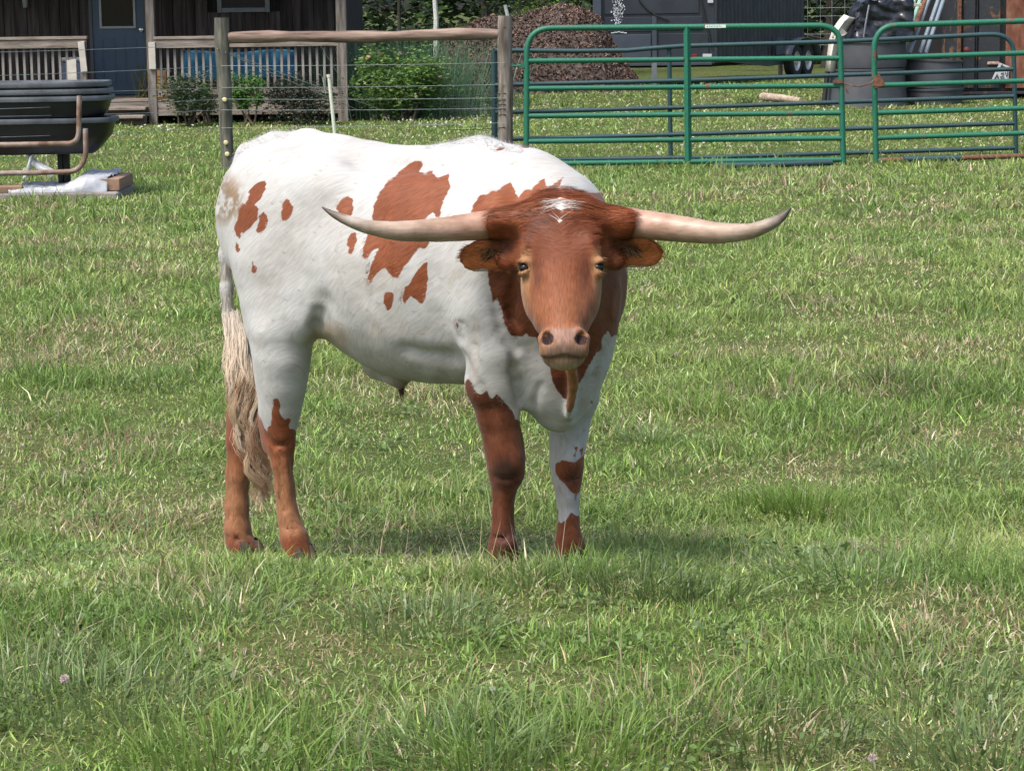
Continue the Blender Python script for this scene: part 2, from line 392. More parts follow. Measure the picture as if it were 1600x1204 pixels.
def pchip(xs, ys, x):
    xs = np.asarray(xs, float); ys = np.asarray(ys, float); h = np.diff(xs); dl = np.diff(ys) / h
    m = np.zeros_like(ys); m[1:-1] = np.where(dl[:-1] * dl[1:] > 0, 2 * dl[:-1] * dl[1:] / (dl[:-1] + dl[1:] + 1e-12), 0); m[0] = dl[0]; m[-1] = dl[-1]
    i = np.clip(np.searchsorted(xs, x) - 1, 0, len(xs) - 2); t = np.clip((x - xs[i]) / h[i], 0, 1)
    return (2 * t ** 3 - 3 * t ** 2 + 1) * ys[i] + (t ** 3 - 2 * t ** 2 + t) * h[i] * m[i] + (-2 * t ** 3 + 3 * t ** 2) * ys[i + 1] + (t ** 3 - t ** 2) * h[i] * m[i + 1]
def loft(o, u, v, n, st, k=.03, ex=2.0, exb=None):
    """st rows: s, centre_v, half_v, front_n, back_n ; sections across axis u"""
    o = np.asarray(o); st = np.array(st, float); e0, e1 = st[0, 0], st[-1, 0]
    C = []
    for row in st:
        for a in (-1, 1):
            for b in (row[3], row[4]): C.append(o + u * row[0] + v * (row[1] + a * row[2]) + n * b)
    C = np.array(C); sl = sub(C.min(0) - .05 - k, C.max(0) + .05 + k); P = pts(sl) - o
    s = P @ u; x = P @ v; y = P @ n; ss = np.clip(s, e0, e1)
    g = np.linspace(e0, e1, 300); tab = [pchip(st[:, 0], st[:, j], g) for j in range(1, 5)]
    cv, hv, fn, bn = [np.interp(ss, g, t) for t in tab]
    hv = np.maximum(hv, .004); mid = (fn + bn) / 2; hn = np.maximum((fn - bn) / 2, .004)
    X = np.abs(x - cv) / hv; Y = np.abs(y - mid) / hn
    e = ex if exb is None else np.where(y > mid, ex, exb)
    rr = (X ** e + Y ** e) ** (1 / e)
    # first order distance estimate for the section
    q = np.sqrt((X / hv) ** 2 + (Y / hn) ** 2) / np.maximum(np.sqrt(X ** 2 + Y ** 2), 1e-5)
    dc = (rr - 1) / np.maximum(q, 1e-3)
    over = s - ss
    d = np.where(np.abs(over) > 0, np.sqrt(np.maximum(dc, 0) ** 2 + over ** 2) + np.minimum(dc, 0) * 0, dc)
    blend(sl, d, k, '+')

EA, EL, EZ = np.eye(3)
# ---- trunk: a = along the body, top line and belly line read off the photograph
TR = [ # a,  cl, halfw, top, bottom
    (-1.15, 0, .03, 1.10, 1.02), (-1.13, 0, .08, 1.175, .95), (-1.09, 0, .128, 1.245, .88), (-1.015, 0, .180, 1.304, .82), (-.93, 0, .225, 1.325, .78),
    (-.82, 0, .245, 1.338, .735), (-.72, 0, .255, 1.334, .69), (-.62, 0, .268, 1.325, .635), (-.50, 0, .285, 1.312, .585),
    (-.39, 0, .29, 1.310, .566), (-.27, 0, .28, 1.316, .572), (-.17, 0, .255, 1.322, .575), (-.07, 0, .235, 1.306, .565),
    (.04, 0, .215, 1.278, .53), (.11, 0, .195, 1.24, .50), (.17, 0, .165, 1.16, .52), (.22, 0, .12, 1.07, .60), (.26, 0, .07, .97, .70), (.28, 0, .03, .90, .80)]
loft((0, 0, 0), EA, EL, EZ, TR, k=.03, ex=1.85, exb=2.1)
# spine, hook bones, tail head, withers
chain([A(432, 224, 0), A(482, 222, 0), A(540, 230, 0)], [.026, .034, .026], .04)
ell(A(500, 290, .175), (.10, .06, .07), .09)
ell(A(520, 262, -.14), (.075, .06, .055), .08)
chain([A(700, 250, 0), A(748, 248, 0), A(800, 258, 0)], [.03, .05, .04], .05)
ell(A(384, 300, .13), (.06, .06, .07), .07)                    # pin bone
# hip and thigh, right
def thigh(s, P, w):
    for (x, y, l, ra, rl, rz) in P: ell(A(x, y, l), (ra, rl, rz), .07)
thigh(1, [(431, 350, .15, .165, .10, .23), (436, 440, .165, .148, .085, .16), (437, 500, .165, .115, .078, .12)], 0)
ell(A(478, 478, .20), (.055, .05, .095), .06)                  # stifle
chain([A(437, 520, .165), A(440, 560, .16), A(440, 600, .15), A(437, 640, .14), A(437, 668, .138)], [.094, .085, .073, .060, .051], .04)
chain([A(437, 668, .138), A(439, 690, .136), A(441, 720, .135), A(445, 760, .133), A(450, 805, .13), A(459, 838, .13)], [.052, .046, .036, .0315, .034, .045], .015)
cone(A(412, 650, .14), A(418, 700, .138), .022, .018, .03)     # point of hock
chain([A(459, 838, .13), A(464, 858, .13), A(469, 872, .128)], [.043, .043, .046], .02)
# left
thigh(-1, [(475, 350, -.15, .16, .10, .22), (455, 440, -.15, .14, .085, .15)], 0)
chain([A(440, 470, -.14), A(420, 540, -.12), A(400, 600, -.09), A(383, 648, -.07)], [.11, .085, .068, .052], .05)
chain([A(383, 648, -.07), A(377, 690, -.065), A(372, 740, -.06), A(370, 790, -.055), A(371, 828, -.05), A(378, 852, -.05), A(386, 866, -.05)], [.053, .046, .040, .040, .044, .043, .045], .02)
cone(A(364, 640, -.07), A(362, 690, -.065), .022, .018, .03)
# dew claws
for (x, y, l) in ((352, 850, -.04), (362, 853, -.07)): ell(A(x, y, l), (.014, .012, .02), .012)
# shoulder and fore leg, right
ell(A(770, 420, .19), (.115, .075, .23), .08)
ell(A(765, 505, .205), (.095, .07, .12), .06)
ell(A(790, 545, .175), (.07, .06, .085), .05)
chain([A(765, 555, .20), A(768, 600, .19), A(778, 650, .175), A(786, 690, .165), A(790, 716, .16)], [.088, .0735, .058, .0555, .0575], .03)
chain([A(790, 716, .16), A(791, 738, .158), A(787, 765, .155), A(786, 800, .15), A(786, 832, .145), A(786, 856, .142), A(788, 874, .14)], [.0585, .055, .037, .0315, .036, .047, .045], .012)
ell(A(800, 722, .18), (.03, .03, .045), .02)
ell(A(783, 720, .19), (.026, .026, .04), .02)
ell(A(790, 848, .155), (.040, .036, .03), .015)
# shoulder and fore leg, left
ell(A(916, 430, -.17), (.11, .065, .21), .06)
ell(A(918, 520, -.18), (.085, .055, .13), .05)
chain([A(910, 560, -.18), A(900, 620, -.17), A(889, 672, -.165), A(886, 700, -.16), A(886, 726, -.155)], [.070, .066, .057, .050, .050], .03)
chain([A(886, 726, -.155), A(886, 745, -.15), A(887, 775, -.148), A(888, 805, -.145), A(889, 835, -.14), A(890, 852, -.14), A(891, 866, -.14)], [.053, .047, .037, .033, .037, .046, .044], .012)
ell(A(892, 722, -.13), (.03, .03, .045), .02)
# brisket and chest folds
chain([A(862, 560, .02), A(868, 615, .015), A(872, 646, .01)], [.135, .085, .052], .06)
ell(A(835, 590, .09), (.08, .05, .09), .05)
ell(A(898, 590, -.08), (.075, .045, .09), .05)
# dewlap
DEW = ((888, 545, .06, -.14), (891, 560, .0, -.20), (893, 575, -.055, -.24), (895, 590, -.105, -.28), (895, 605, -.135, -.30), (893, 620, -.17, -.31), (891, 634, -.21, -.33), (888, 648, -.26, -.35))
chain([HP(x, y, f) for x, y, f, b in DEW], [.016, .0155, .0145, .0145, .015, .0155, .0145, .012], .008)
for x, y, f, b in DEW: cone(HP(x, y, f), HP(x, y, b), .0105, .014, .012)
for i in range(len(DEW) - 1):
    q_ = [(a_ + b_) / 2 for a_, b_ in zip(DEW[i], DEW[i + 1])]; cone(HP(q_[0], q_[1], q_[2]), HP(q_[0], q_[1], q_[3]), .0105, .014, .012)
# sheath
chain([A(590, 570, .03), A(622, 588, .02), A(627, 602, .02)], [.045, .026, .009], .03)
# neck (bent towards the camera)
chain([A(868, 395, .0), HP(876, 395, -.32), HP(876, 395, -.16)], [.205, .175, .13], .07)
chain([A(868, 480, .02), HP(876, 470, -.28), HP(878, 455, -.14)], [.165, .13, .095], .07)
chain([A(830, 290, .0), HP(872, 330, -.30), HP(876, 340, -.15)], [.09, .105, .09], .07)
ell(A(800, 430, .13), (.10, .09, .16), .07)
ell(A(926, 440, -.11), (.10, .075, .16), .06)

# ---- head
hu = HP(879, 560, .165) - HP(876, 300, .0); HLEN = np.linalg.norm(hu); hu = hu / HLEN
hv = to_local(S_O + RGT); hv = hv - hu * (hv @ hu); hv /= np.linalg.norm(hv)
hn = np.cross(hv, hu); 
if hn @ to_local(S_O - FWD) < 0: hn = -hn
H0 = HP(876, 300, .0)
def hp(s, v, n): return H0 + hu * (s * HLEN) + hv * v + hn * n
HEADST = [(-.02, .055, -.02, -.09), (.04, .088, .010, -.12), (.12, .112, .028, -.15), (.22, .116, .036, -.17), (.32, .114, .036, -.18), (.43, .108, .036, -.185),
          (.54, .097, .036, -.18), (.64, .083, .036, -.165), (.74, .0705, .036, -.14), (.83, .0625, .037, -.12), (.91, .064, .040, -.105), (.96, .063, .036, -.10), (.99, .056, .020, -.09), (1.015, .040, -.01, -.075)]
loft(H0, hu * 1.0, hv, hn, [(s * HLEN, (.004 if s > .6 else 0), w, f, b) for s, w, f, b in HEADST], k=.035, ex=2.35)
for sg in (-1, 1):
    # horn boss, brow ridge, cheek
    cone(hp(.11, sg * .05, -.06), hp(.15, sg * .170, -.055), .058, .047, .04)
    cone(hp(.25, sg * .09, -.12), hp(.33, sg * .16, -.12), .05, .03, .04)
    ell(hp(.36, sg * .084, .002), (.026, .034, .055), .045, (hv, hn, hu))
    chain([hp(.440, sg * .090, .022), hp(.442, sg * .107, .018), hp(.450, sg * .118, .002)], [.012, .0135, .010], .014)
    chain([hp(.470, sg * .092, .022), hp(.497, sg * .105, .012), hp(.488, sg * .116, -.006)], [.007, .0085, .008], .012)
    ell(hp(.55, sg * .082, -.07), (.030, .06, .08), .04, (hv, hn, hu))
    ell(hp(.70, sg * .060, -.05), (.02, .05, .05), .03, (hv, hn, hu))
    # hollow in front of the eye, temple hollow
    ell(hp(.515, sg * .088, .055), (.020, .024, .06), .045, (hv, hn, hu), '-')
    ell(hp(.27, sg * .135, .0), (.02, .05, .03), .03, (hv, hn, hu), '-')
    chain([hp(.48, sg * .086, .062), hp(.60, sg * .074, .064), hp(.76, sg * .062, .066)], [.022, .026, .018], .028, '-')
    # eye socket
    ell(hp(.462, sg * .117, .010), (.017, .016, .012), .005, (hv, hn, hu), '-')
    # nostril wings
    chain([hp(.868, sg * .046 + .004, .034), hp(.90, sg * .057 + .004, .022), hp(.945, sg * .055 + .004, .020)], [.012, .013, .011], .02)
# muzzle pad, lips, chin
ell(hp(.925, .004, .022), (.047, .030, .046), .025, (hv, hn, hu))
ell(hp(.972, -.030, .006), (.033, .027, .024), .02, (hv, hn, hu))
ell(hp(.972, .038, .006), (.033, .027, .024), .02, (hv, hn, hu))
ell(hp(1.014, .004, -.022), (.034, .036, .017), .012, (hv, hn, hu))
for sg in (-1, 1):   # nostrils: slanting comma
    chain([hp(.878, sg * .050 + .004, .052), hp(.915, sg * .045 + .004, .058), hp(.948, sg * .031 + .004, .058)], [.0085, .0125, .008], .008, '-')
    chain([hp(.89, sg * .049 + .004, .036), hp(.925, sg * .043 + .004, .034)], [.010, .010], .008, '-')
# mouth line, philtrum
M_ = [hp(.998, -.066, -.04), hp(1.005, -.045, .010), hp(1.012, .004, .030), hp(1.005, .053, .010), hp(.998, .074, -.04)]
chain(M_, [.006] * 5, .006, '-')
chain([hp(.955, .004, .053), hp(1.0, .004, .047)], [.004, .004], .006, '-')
# ears
EARS = {}
for sg, base, tip in ((-1, (803, 397), (717, 402)), (1, (948, 393), (1036, 396))):
    b0 = HP(*base, -.085); t0 = HP(*tip, -.06); ax = (t0 - b0); L_ = np.linalg.norm(ax); ax = ax / L_
    up_ = to_local(S_O + UP); up_ = up_ - ax * (up_ @ ax); up_ /= np.linalg.norm(up_); nn = np.cross(ax, up_)
    if nn @ to_local(S_O - FWD) < 0: nn = -nn
    # the cup faces forward and down
    nn2 = nn * .86 - up_ * .5; nn2 /= np.linalg.norm(nn2); up2 = up_ - nn2 * (up_ @ nn2); up2 /= np.linalg.norm(up2)
    EARS[sg] = (b0, ax, up2, nn2, L_)
    loft(b0, ax, up2, nn2, [(-.02, 0, .022, .02, -.02), (.02, .002, .036, .016, -.018), (.06, .002, .053, .012, -.014), (.10, .0, .054, .009, -.012), (L_ - .02, -.003, .039, .008, -.009), (L_, -.006, .014, .005, -.006)], .02)
    ell(b0 + ax * (L_ * .55) + nn2 * .020, (L_ * .40, .032, .017), .012, (ax, up2, nn2), '-')
# tail dock
TAILP = [A(428, 218, 0), A(385, 240, -.005), A(366, 280, -.01), A(356, 335, -.01), A(353, 400, -.01), A(354, 450, -.005), A(357, 495, 0), A(364, 530, .0)]
chain(TAILP, [.026, .028, .027, .025, .022, .019, .017, .014], .03)
# flank hollow, thigh groove
ell(A(548, 335, .385), (.16, .10, .11), .08, op='-')
# folds: behind the shoulder, flank, groin
chain([A(724, 460, .30), A(720, 520, .30), A(726, 580, .28)], [.008, .010, .008], .05, '-')
chain([A(505, 470, .27), A(500, 510, .25), A(492, 540, .22)], [.012, .014, .012], .05, '-')
def surf_at(px, py):
    r = ray(px, py); t = np.arange(6.5, 9.0, .004); Q = to_local(CAM + r[None] * t[:, None])
    i = np.clip(np.searchsorted(GA, Q[:, 0]), 0, len(GA) - 1); j = np.clip(np.searchsorted(GL, Q[:, 1]), 0, len(GL) - 1); k = np.clip(np.searchsorted(GZ, Q[:, 2]), 0, len(GZ) - 1)
    f = FIELD[i, j, k]; h = np.argmax(f < 0); return Q[h] if f[h] < 0 else None
def crease(P, r, k, off=.0):
    Q = [surf_at(*p) for p in P]; Q = [q for q in Q if q is not None]
    if len(Q) > 1: chain(Q, [r * .7] + [r] * (len(Q) - 2) + [r * .7] if len(Q) > 2 else [r, r], k, '-')
crease([(802, 548), (804, 575), (806, 600), (808, 625)], .012, .02)
crease([(721, 505), (719, 530), (719, 555), (725, 585), (738, 608)], .006, .02)
crease([(742, 500), (741, 520), (740, 540), (746, 570)], .004, .02)
crease([(772, 470), (778, 492), (784, 515), (795, 532), (806, 545)], .006, .03)
crease([(938, 548), (926, 590), (910, 632), (902, 655)], .009, .025)
crease([(845, 600), (835, 630), (838, 655)], .006, .02)
crease([(500, 485), (494, 508), (488, 532)], .010, .03)
crease([(560, 250), (620, 258), (690, 262)], .010, .07)
crease([(777, 768), (776, 800), (777, 828)], .006, .012)
crease([(767, 742), (790, 749), (813, 742)], .006, .012)
crease([(768, 836), (786, 841), (805, 836)], .005, .012)
crease([(434, 715), (439, 760), (445, 802)], .006, .014)
crease([(452, 690), (456, 730), (458, 780)], .005, .014)
crease([(416, 682), (428, 696), (446, 694)], .006, .016)
crease([(448, 826), (460, 830), (474, 824)], .005, .012)
crease([(361, 700), (358, 760), (360, 810)], .006, .014)
crease([(352, 838), (370, 842), (390, 836)], .005, .012)
crease([(870, 746), (888, 751), (907, 745)], .005, .012)
crease([(878, 778), (878, 812)], .005, .012)
crease([(752, 600), (768, 640), (772, 680)], .006, .025)
for i in range(3): crease([(803 + i * 2, 440 + i * 14), (792 + i * 4, 468 + i * 14), (797 + i * 6, 492 + i * 9)], .005, .02)
crease([(640, 545), (700, 560), (725, 565)], .008, .05)

# ---- polygonise (surface nets)
def surface_nets(Fd):
    ins = Fd < 0; nx, ny, nz = Fd.shape
    c = [(i, j, k) for i in (0, 1) for j in (0, 1) for k in (0, 1)]
    cs = lambda i, j, k: (slice(i, nx - 1 + i), slice(j, ny - 1 + j), slice(k, nz - 1 + k))
    cnt = sum(ins[cs(*q)].astype(np.int8) for q in c)
    act = np.argwhere((cnt > 0) & (cnt < 8)); idx = np.full((nx - 1, ny - 1, nz - 1), -1, np.int32); idx[tuple(act.T)] = np.arange(len(act))
    acc = np.zeros((len(act), 3)); num = np.zeros(len(act))
    for a in range(3):
        for q in c:
            if q[a]: continue
            q2 = list(q); q2[a] = 1
            f0 = Fd[tuple((act + q).T)]; f1 = Fd[tuple((act + q2).T)]
            m = (f0 < 0) != (f1 < 0); t = np.where(m, f0 / np.where(m, f0 - f1, 1), 0)
            p = np.array(q, float)[None].repeat(len(act), 0); p[:, a] = t
            acc[m] += p[m]; num[m] += 1
    V = act + acc / num[:, None]; quads = []
    for a in range(3):
        b, d = (a + 1) % 3, (a + 2) % 3
        s0 = [slice(0, None)] * 3; s1 = [slice(0, None)] * 3; s0[a] = slice(0, -1); s1[a] = slice(1, None)
        i0 = ins[tuple(s0)]; i1 = ins[tuple(s1)]; e = np.argwhere(i0 != i1)
        e = e[(e[:, b] > 0) & (e[:, d] > 0) & (e[:, b] < Fd.shape[b] - 1) & (e[:, d] < Fd.shape[d] - 1)]
        flip = ~i0[tuple(e.T)]
        def g(db, dd):
            z = e.copy(); z[:, b] += db; z[:, d] += dd; return idx[tuple(z.T)]
        Q = np.stack([g(-1, -1), g(0, -1), g(0, 0), g(-1, 0)], 1); Q[flip] = Q[flip][:, ::-1]; quads.append(Q)
    Q = np.concatenate(quads); return V, Q[(Q >= 0).all(1)]
SV, SQ = surface_nets(FIELD)
SV = np.stack([np.interp(SV[:, i], np.arange(len(g)), g) for i, g in enumerate((GA, GL, GZ))], 1)
# drop any loose islands, keep the one animal
lab = np.arange(len(SV))
for _ in range(400):
    m = lab[SQ].min(1); new = lab.copy(); np.minimum.at(new, SQ.ravel(), np.repeat(m, 4)); new = new[new]
    if (new == lab).all(): break
    lab = new
main = np.bincount(lab).argmax(); keepv = lab == main; remap = np.cumsum(keepv) - 1
SQ = remap[SQ[keepv[SQ].all(1)]]; SV = SV[keepv]
def relax(V, Q, it, lam, w=None):
    e = np.concatenate([Q[:, [0, 1]], Q[:, [1, 2]], Q[:, [2, 3]], Q[:, [3, 0]]])
    deg = np.bincount(e.ravel(), minlength=len(V))[:, None]
    for _ in range(it):
        s = np.stack([np.bincount(e[:, 0], V[e[:, 1], i], len(V)) + np.bincount(e[:, 1], V[e[:, 0], i], len(V)) for i in range(3)], 1)
        d = lam * (s / np.maximum(deg, 1) - V); V = V + (d if w is None else d * w[:, None])
    return V
in_head = sst(-.13, -.08, (SV - H0) @ hn) * sst(-.2, -.14, (SV - H0) @ hu) * (np.abs((SV - H0) @ hv) < .32)
SV = relax(SV, SQ, 5, .5, 1 - .75 * in_head)
def grad_normals(V, Q):
    fn = np.cross(V[Q[:, 2]] - V[Q[:, 0]], V[Q[:, 3]] - V[Q[:, 1]]); N = np.zeros_like(V)
    for i in range(4):
        for c in range(3): N[:, c] += np.bincount(Q[:, i], fn[:, c], len(V))
    return N / (np.linalg.norm(N, axis=1, keepdims=True) + 1e-9)
_N = grad_normals(SV, SQ)
if (_N * (SV - SV.mean(0))).sum(1).mean() < 0: _N = -_N
_a, _l, _z = SV.T
_rib = np.sin(2 * math.pi * (_a * 10.5 + _z * 1.6)) * sst(-.66, -.52, _a) * (1 - sst(-.28, -.18, _a)) * sst(.66, .8, _z) * (1 - sst(1.05, 1.18, _z)) * .0032
_lump = (fbm(_a * 5.5 + _l * 4, _z * 5.5 + 7, 3) - .5) * .015 + (fbm(_a * 17 + _l * 12, _z * 17, 2) - .5) * .004
_wr = np.sin((_a * 30 + _z * 14) + 5 * fbm(_a * 6, _z * 6, 2)) * .0022 * sst(-.12, -.02, _a) * (1 - sst(.62, .9, _z)) * sst(.45, .55, _z)
_leg = 1 - .75 * (1 - sst(.42, .6, _z))
SV = SV + _N * ((_rib + _lump * _leg + _wr) * (1 - in_head))[:, None]
SWV = to_world(SV)
# ------------------------------------------------------------------ coat
def poly_sd(px, py, poly):
    """signed distance in photo pixels, positive inside"""
    P = np.array(poly, float); n = len(P); d = np.full(len(px), 1e9); ins = np.zeros(len(px), bool)
    for i in range(n):
        a = P[i]; b = P[(i + 1) % n]; e = b - a
        t = np.clip(((px - a[0]) * e[0] + (py - a[1]) * e[1]) / (e @ e + 1e-9), 0, 1)
        d = np.minimum(d, (px - a[0] - t * e[0]) ** 2 + (py - a[1] - t * e[1]) ** 2)
        c = ((a[1] > py) != (b[1] > py)) & (px < (b[0] - a[0]) * (py - a[1]) / (b[1] - a[1] + 1e-12) + a[0]); ins ^= c
    d = np.sqrt(d); return np.where(ins, d, -d)
def ell_poly(cx, cy, rx, ry, tilt=0, n=18):
    o = []
    for i in range(n):
        a = 2 * math.pi * i / n; w = 1 + .12 * math.sin(3 * a + cx); x = rx * math.cos(a) * w; y = ry * math.sin(a) * w
        o.append((cx + x * math.cos(tilt) - y * math.sin(tilt), cy + x * math.sin(tilt) + y * math.cos(tilt)))
    return o
FLANK = [
 [(661,250),(656,270),(664,272),(674,266),(684,279),(701,272),(704,291),(697,306),(691,318),(688,338),(684,345),(676,331),(662,345),(668,362),(672,378),(664,388),(655,386),(643,402),(631,416),(622,434),(613,433),(606,424),(601,419),(589,428),(575,446),(573,434),(581,410),(592,389),(583,392),(571,409),(566,401),(571,377),(583,347),(583,323),(593,300),(607,282),(612,281),(622,270),(637,258),(649,251)],
 ell_poly(540,323,13,16,.2), ell_poly(550,379,6,19,.15),
 [(667,403),(669,440),(665,462),(660,475),(653,471),(647,466),(641,461),(632,479),(628,466),(634,449),(639,447),(649,428),(657,416)],
 ell_poly(607,469,7.5,15,.05),
 [(415,282),(414,295),(407,310),(398,320),(404,326),(403,344),(397,350),(393,355),(383,362),(377,364),(375,376),(367,366),(366,355),(371,344),(373,328),(380,317),(383,321),(388,310),(389,299),(398,288),(408,283)],
 ell_poly(410,349,7.5,17,.3), ell_poly(448,328,8.5,17,.2), ell_poly(370.5,385,3.2,9,-.1), ell_poly(396,419,4.2,9.5,0),
 ell_poly(714,507,2,6,0), ell_poly(820,228,8,3,.2), ell_poly(782,233,6,2.5,-.3)]
FRONT = [
 [(736,331),(742,316),(750,303),(760,304),(770,298),(776,300),(786,291),(798,284),(804,297),(810,310),(815,303),(820,296),(830,297),(838,288),(850,278),(853,288),(857,294),(868,285),(880,277),(876,288),(872,294),(886,296),(907,303),(952,300),(1000,330),(1000,395),(978,420),(985,440),(988,469),(979,496),(968,520),(955,527),(950,517),(940,529),(940,547),(928,556),(915,582),(903,602),(893,625),(880,622),(864,600),(861,578),(850,560),(838,527),(826,526),(822,519),(817,527),(797,523),(783,487),(777,464),(770,473),(764,440),(762,420),(765,400),(770,345)],
 [(735,594),(740,606),(745,613),(752,616),(760,610),(768,623),(776,615),(783,622),(788,628),(796,636),(801,644),(806,655),(826,660),(830,900),(740,900),(744,680),(735,645),(727,600),(730,592)]]
LEFTLEG = [
 [(868,724),(878,719),(888,719),(897,722),(905,716),(914,708),(916,752),(909,764),(901,772),(892,768),(883,757),(875,748),(868,738)],
 [(860,820),(871,817),(883,815),(888,806),(893,801),(900,806),(908,804),(920,806),(920,900),(860,900)],
 ell_poly(905,690,2.5,3), ell_poly(901,700,3.5,4), ell_poly(909,704,3,5), ell_poly(903,681,1.8,2.5), ell_poly(912,672,1.6,2), ell_poly(898,712,2.5,3), ell_poly(907,785,2.2,4), ell_poly(900,778,2.5,3), ell_poly(909,797,2,3), ell_poly(870,803,2,9), ell_poly(924,628,2.5,3), ell_poly(908,615,3,5,.2)]
HIND = [[(398,628),(404,648),(411,664),(417,673),(423,662),(426,640),(427,624),(433,623),(438,631),(436,644),(441,652),(446,656),(450,652),(455,655),(452,667),(458,671),(466,673),(500,674),(505,905),(385,905),(385,628)]]
SPX, SPY, SPZ = projv(SWV)
def vnormals(V, Q):
    fn = np.cross(V[Q[:, 2]] - V[Q[:, 0]], V[Q[:, 3]] - V[Q[:, 1]]); N = np.zeros_like(V)
    for i in range(4):
        for c in range(3): N[:, c] += np.bincount(Q[:, i], fn[:, c], len(V))
    return N / (np.linalg.norm(N, axis=1, keepdims=True) + 1e-9)
SN = vnormals(SWV, SQ)
if ((SN * (SWV - SWV.mean(0))).sum(1)).mean() < 0: SQ = SQ[:, ::-1]; SN = -SN
al, ll, zl = SV.T
hs = ((SV - H0) @ hu) / HLEN; hvv = (SV - H0) @ hv; hnn = (SV - H0) @ hn
def polys(L): 
    r = np.full(len(SPX), -1e9)
    for p in L: r = np.maximum(r, poly_sd(SPX, SPY, p))
    return r
headness = ((HEADM := (np.sqrt(((hvv) / .33) ** 2 + ((hs - .45) / .75) ** 2) < 1) & (hnn > -.2)))
b_flank = np.where((ll > -.02), polys(FLANK), -60)
b_front = np.where((al > -.25) & ~((ll < -.05) & (SPY > 600)), polys(FRONT), -60)
b_left = np.where((al > -.2) & (ll < 0) & (SPY > 600), polys(LEFTLEG), -60)
b_hindR = np.where((al < -.55) & (ll > .035) & (SPY > 600), polys(HIND), -60)
b_hindL = np.where((al < -.75) & (ll < .035), (SPY - 628) - 8 * np.sin(SPX * .25), -60)
# other side of the body, unseen from the front: a few large patches of its own
far = (ll < -.06) & (al < -.1)
b_far = np.where(far, np.maximum.reduce([18 - 100 * np.hypot(al + .62, (zl - 1.0) * .8), 12 - 100 * np.hypot(al + .95, zl - .9), 14 - 100 * np.hypot(al + .3, zl - .85)]) * 4, -60)
dewl = (np.abs(SPX - 892) < 16) & (SPY > 570) & (SPY < 664) & (SPZ < 7.245) & (al > .1)
b_dew = np.where(dewl, 40, -60)
b_head = np.where(headness & (hs > -.03) & (hnn > -.15), 40, -60)
SPATCH = np.maximum.reduce([b_dew, b_flank, b_front, b_left, b_hindR, b_hindL, b_far, b_head]) * .002     # metres, positive inside
# colours of the two coats (linear)
brown = np.tile(np.array([.182, .052, .0185]), (len(SV), 1)); n1 = fbm(al * 9 + 3, zl * 9 + ll * 7)[:, None]
brown = brown * (.78 + .45 * n1)
def lerp(a, b, t): t = np.clip(t, 0, 1)[:, None]; return a * (1 - t) + np.array(b) * t
# muzzle and eye surrounds paler, legs with darker knee and fetlock
brown = lerp(brown, (.225, .086, .037), headness * sst(.35, .8, hs) * .75)
brown = lerp(brown, (.245, .122, .062), headness * sst(.80, .9, hs) * .9)
for sg in (-1, 1): brown = lerp(brown, (.36, .19, .085), headness * (1 - sst(.016, .040, np.sqrt((np.abs(hvv - sg * .112)) ** 2 + ((hs - .47) * HLEN * .50) ** 2))) * .75)
for sg in (-1, 1): brown = lerp(brown, (.03, .014, .009), headness * (1 - sst(.015, .021, np.linalg.norm(SV - hp(.463, sg * .112, .008), axis=1))) * .9)
brown = lerp(brown, (.23, .072, .027), headness * (1 - sst(.08, .2, hs)) * .6)
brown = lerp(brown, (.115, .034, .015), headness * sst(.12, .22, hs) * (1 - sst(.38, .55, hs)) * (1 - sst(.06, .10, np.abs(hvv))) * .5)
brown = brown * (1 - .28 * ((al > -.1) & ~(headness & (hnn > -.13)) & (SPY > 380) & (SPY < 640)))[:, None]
for sg in (-1, 1): brown = lerp(brown, (.085, .026, .012), headness * np.exp(-((np.abs(hvv - sg * .069)) / .016) ** 2 - ((hs - .52) / .095) ** 2) * .75)  # darker hair plus brow shade painted into the hollows from eye to nose
brown = lerp(brown, (.30, .155, .072), headness * sst(.082, .10, np.abs(hvv)) * (np.abs(hvv) < .135) * sst(.36, .46, hs) * (1 - sst(.62, .75, hs)) * sst(-.09, -.04, hnn) * .55)
for (x, y, r, c, w) in ((789, 738, 26, (.035, .014, .009), .85), (790, 850, 30, (.06, .018, .014), .7), (893, 745, 16, (.06, .03, .02), .6), (378, 855, 22, (.10, .035, .02), .6), (399, 868, 8, (.03, .015, .01), .8)):
    brown = lerp(brown, c, w * (1 - sst(r * .35, r * 1.1, np.hypot(SPX - x, (SPY - y) * .8))))
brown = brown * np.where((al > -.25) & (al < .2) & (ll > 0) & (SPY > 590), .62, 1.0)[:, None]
hl = (al < -.6) & (SPY > 640)
brown = lerp(brown, (.27, .13, .062), np.where(hl, .75 * sst(680, 770, SPY) * (1 - sst(825, 850, SPY)), 0))
brown = lerp(brown, (.30, .135, .055), dewl * .85)
# nose leather
leather = headness * sst(.845, .875, hs + .03 * (np.abs(hvv - .004) / .05) ** 2) * (1 - sst(.030, .042, np.abs(hvv - .004) + .35 * np.clip(hs - .9, 0, .1))) * sst(-.01, .012, hnn) * (1 - sst(1.0, 1.012, hs))
brown = lerp(brown, (.25, .145, .108), leather)
lipdark = headness * sst(.93, .975, hs) * (1 - sst(1.008, 1.02, hs)) * (hnn > -.01) * (1 - .6 * sst(.04, .06, np.abs(hvv - .004)))
brown = lerp(brown, (.13, .085, .058), lipdark * .85)
brown = lerp(brown, (.035, .014, .012), headness * (np.minimum(np.linalg.norm(SV - hp(.912, .050, .040), axis=1), np.linalg.norm(SV - hp(.912, -.042, .040), axis=1)) < .0185))
brown = lerp(brown, (.36, .26, .17), headness * sst(1.012, 1.03, hs) * .8)
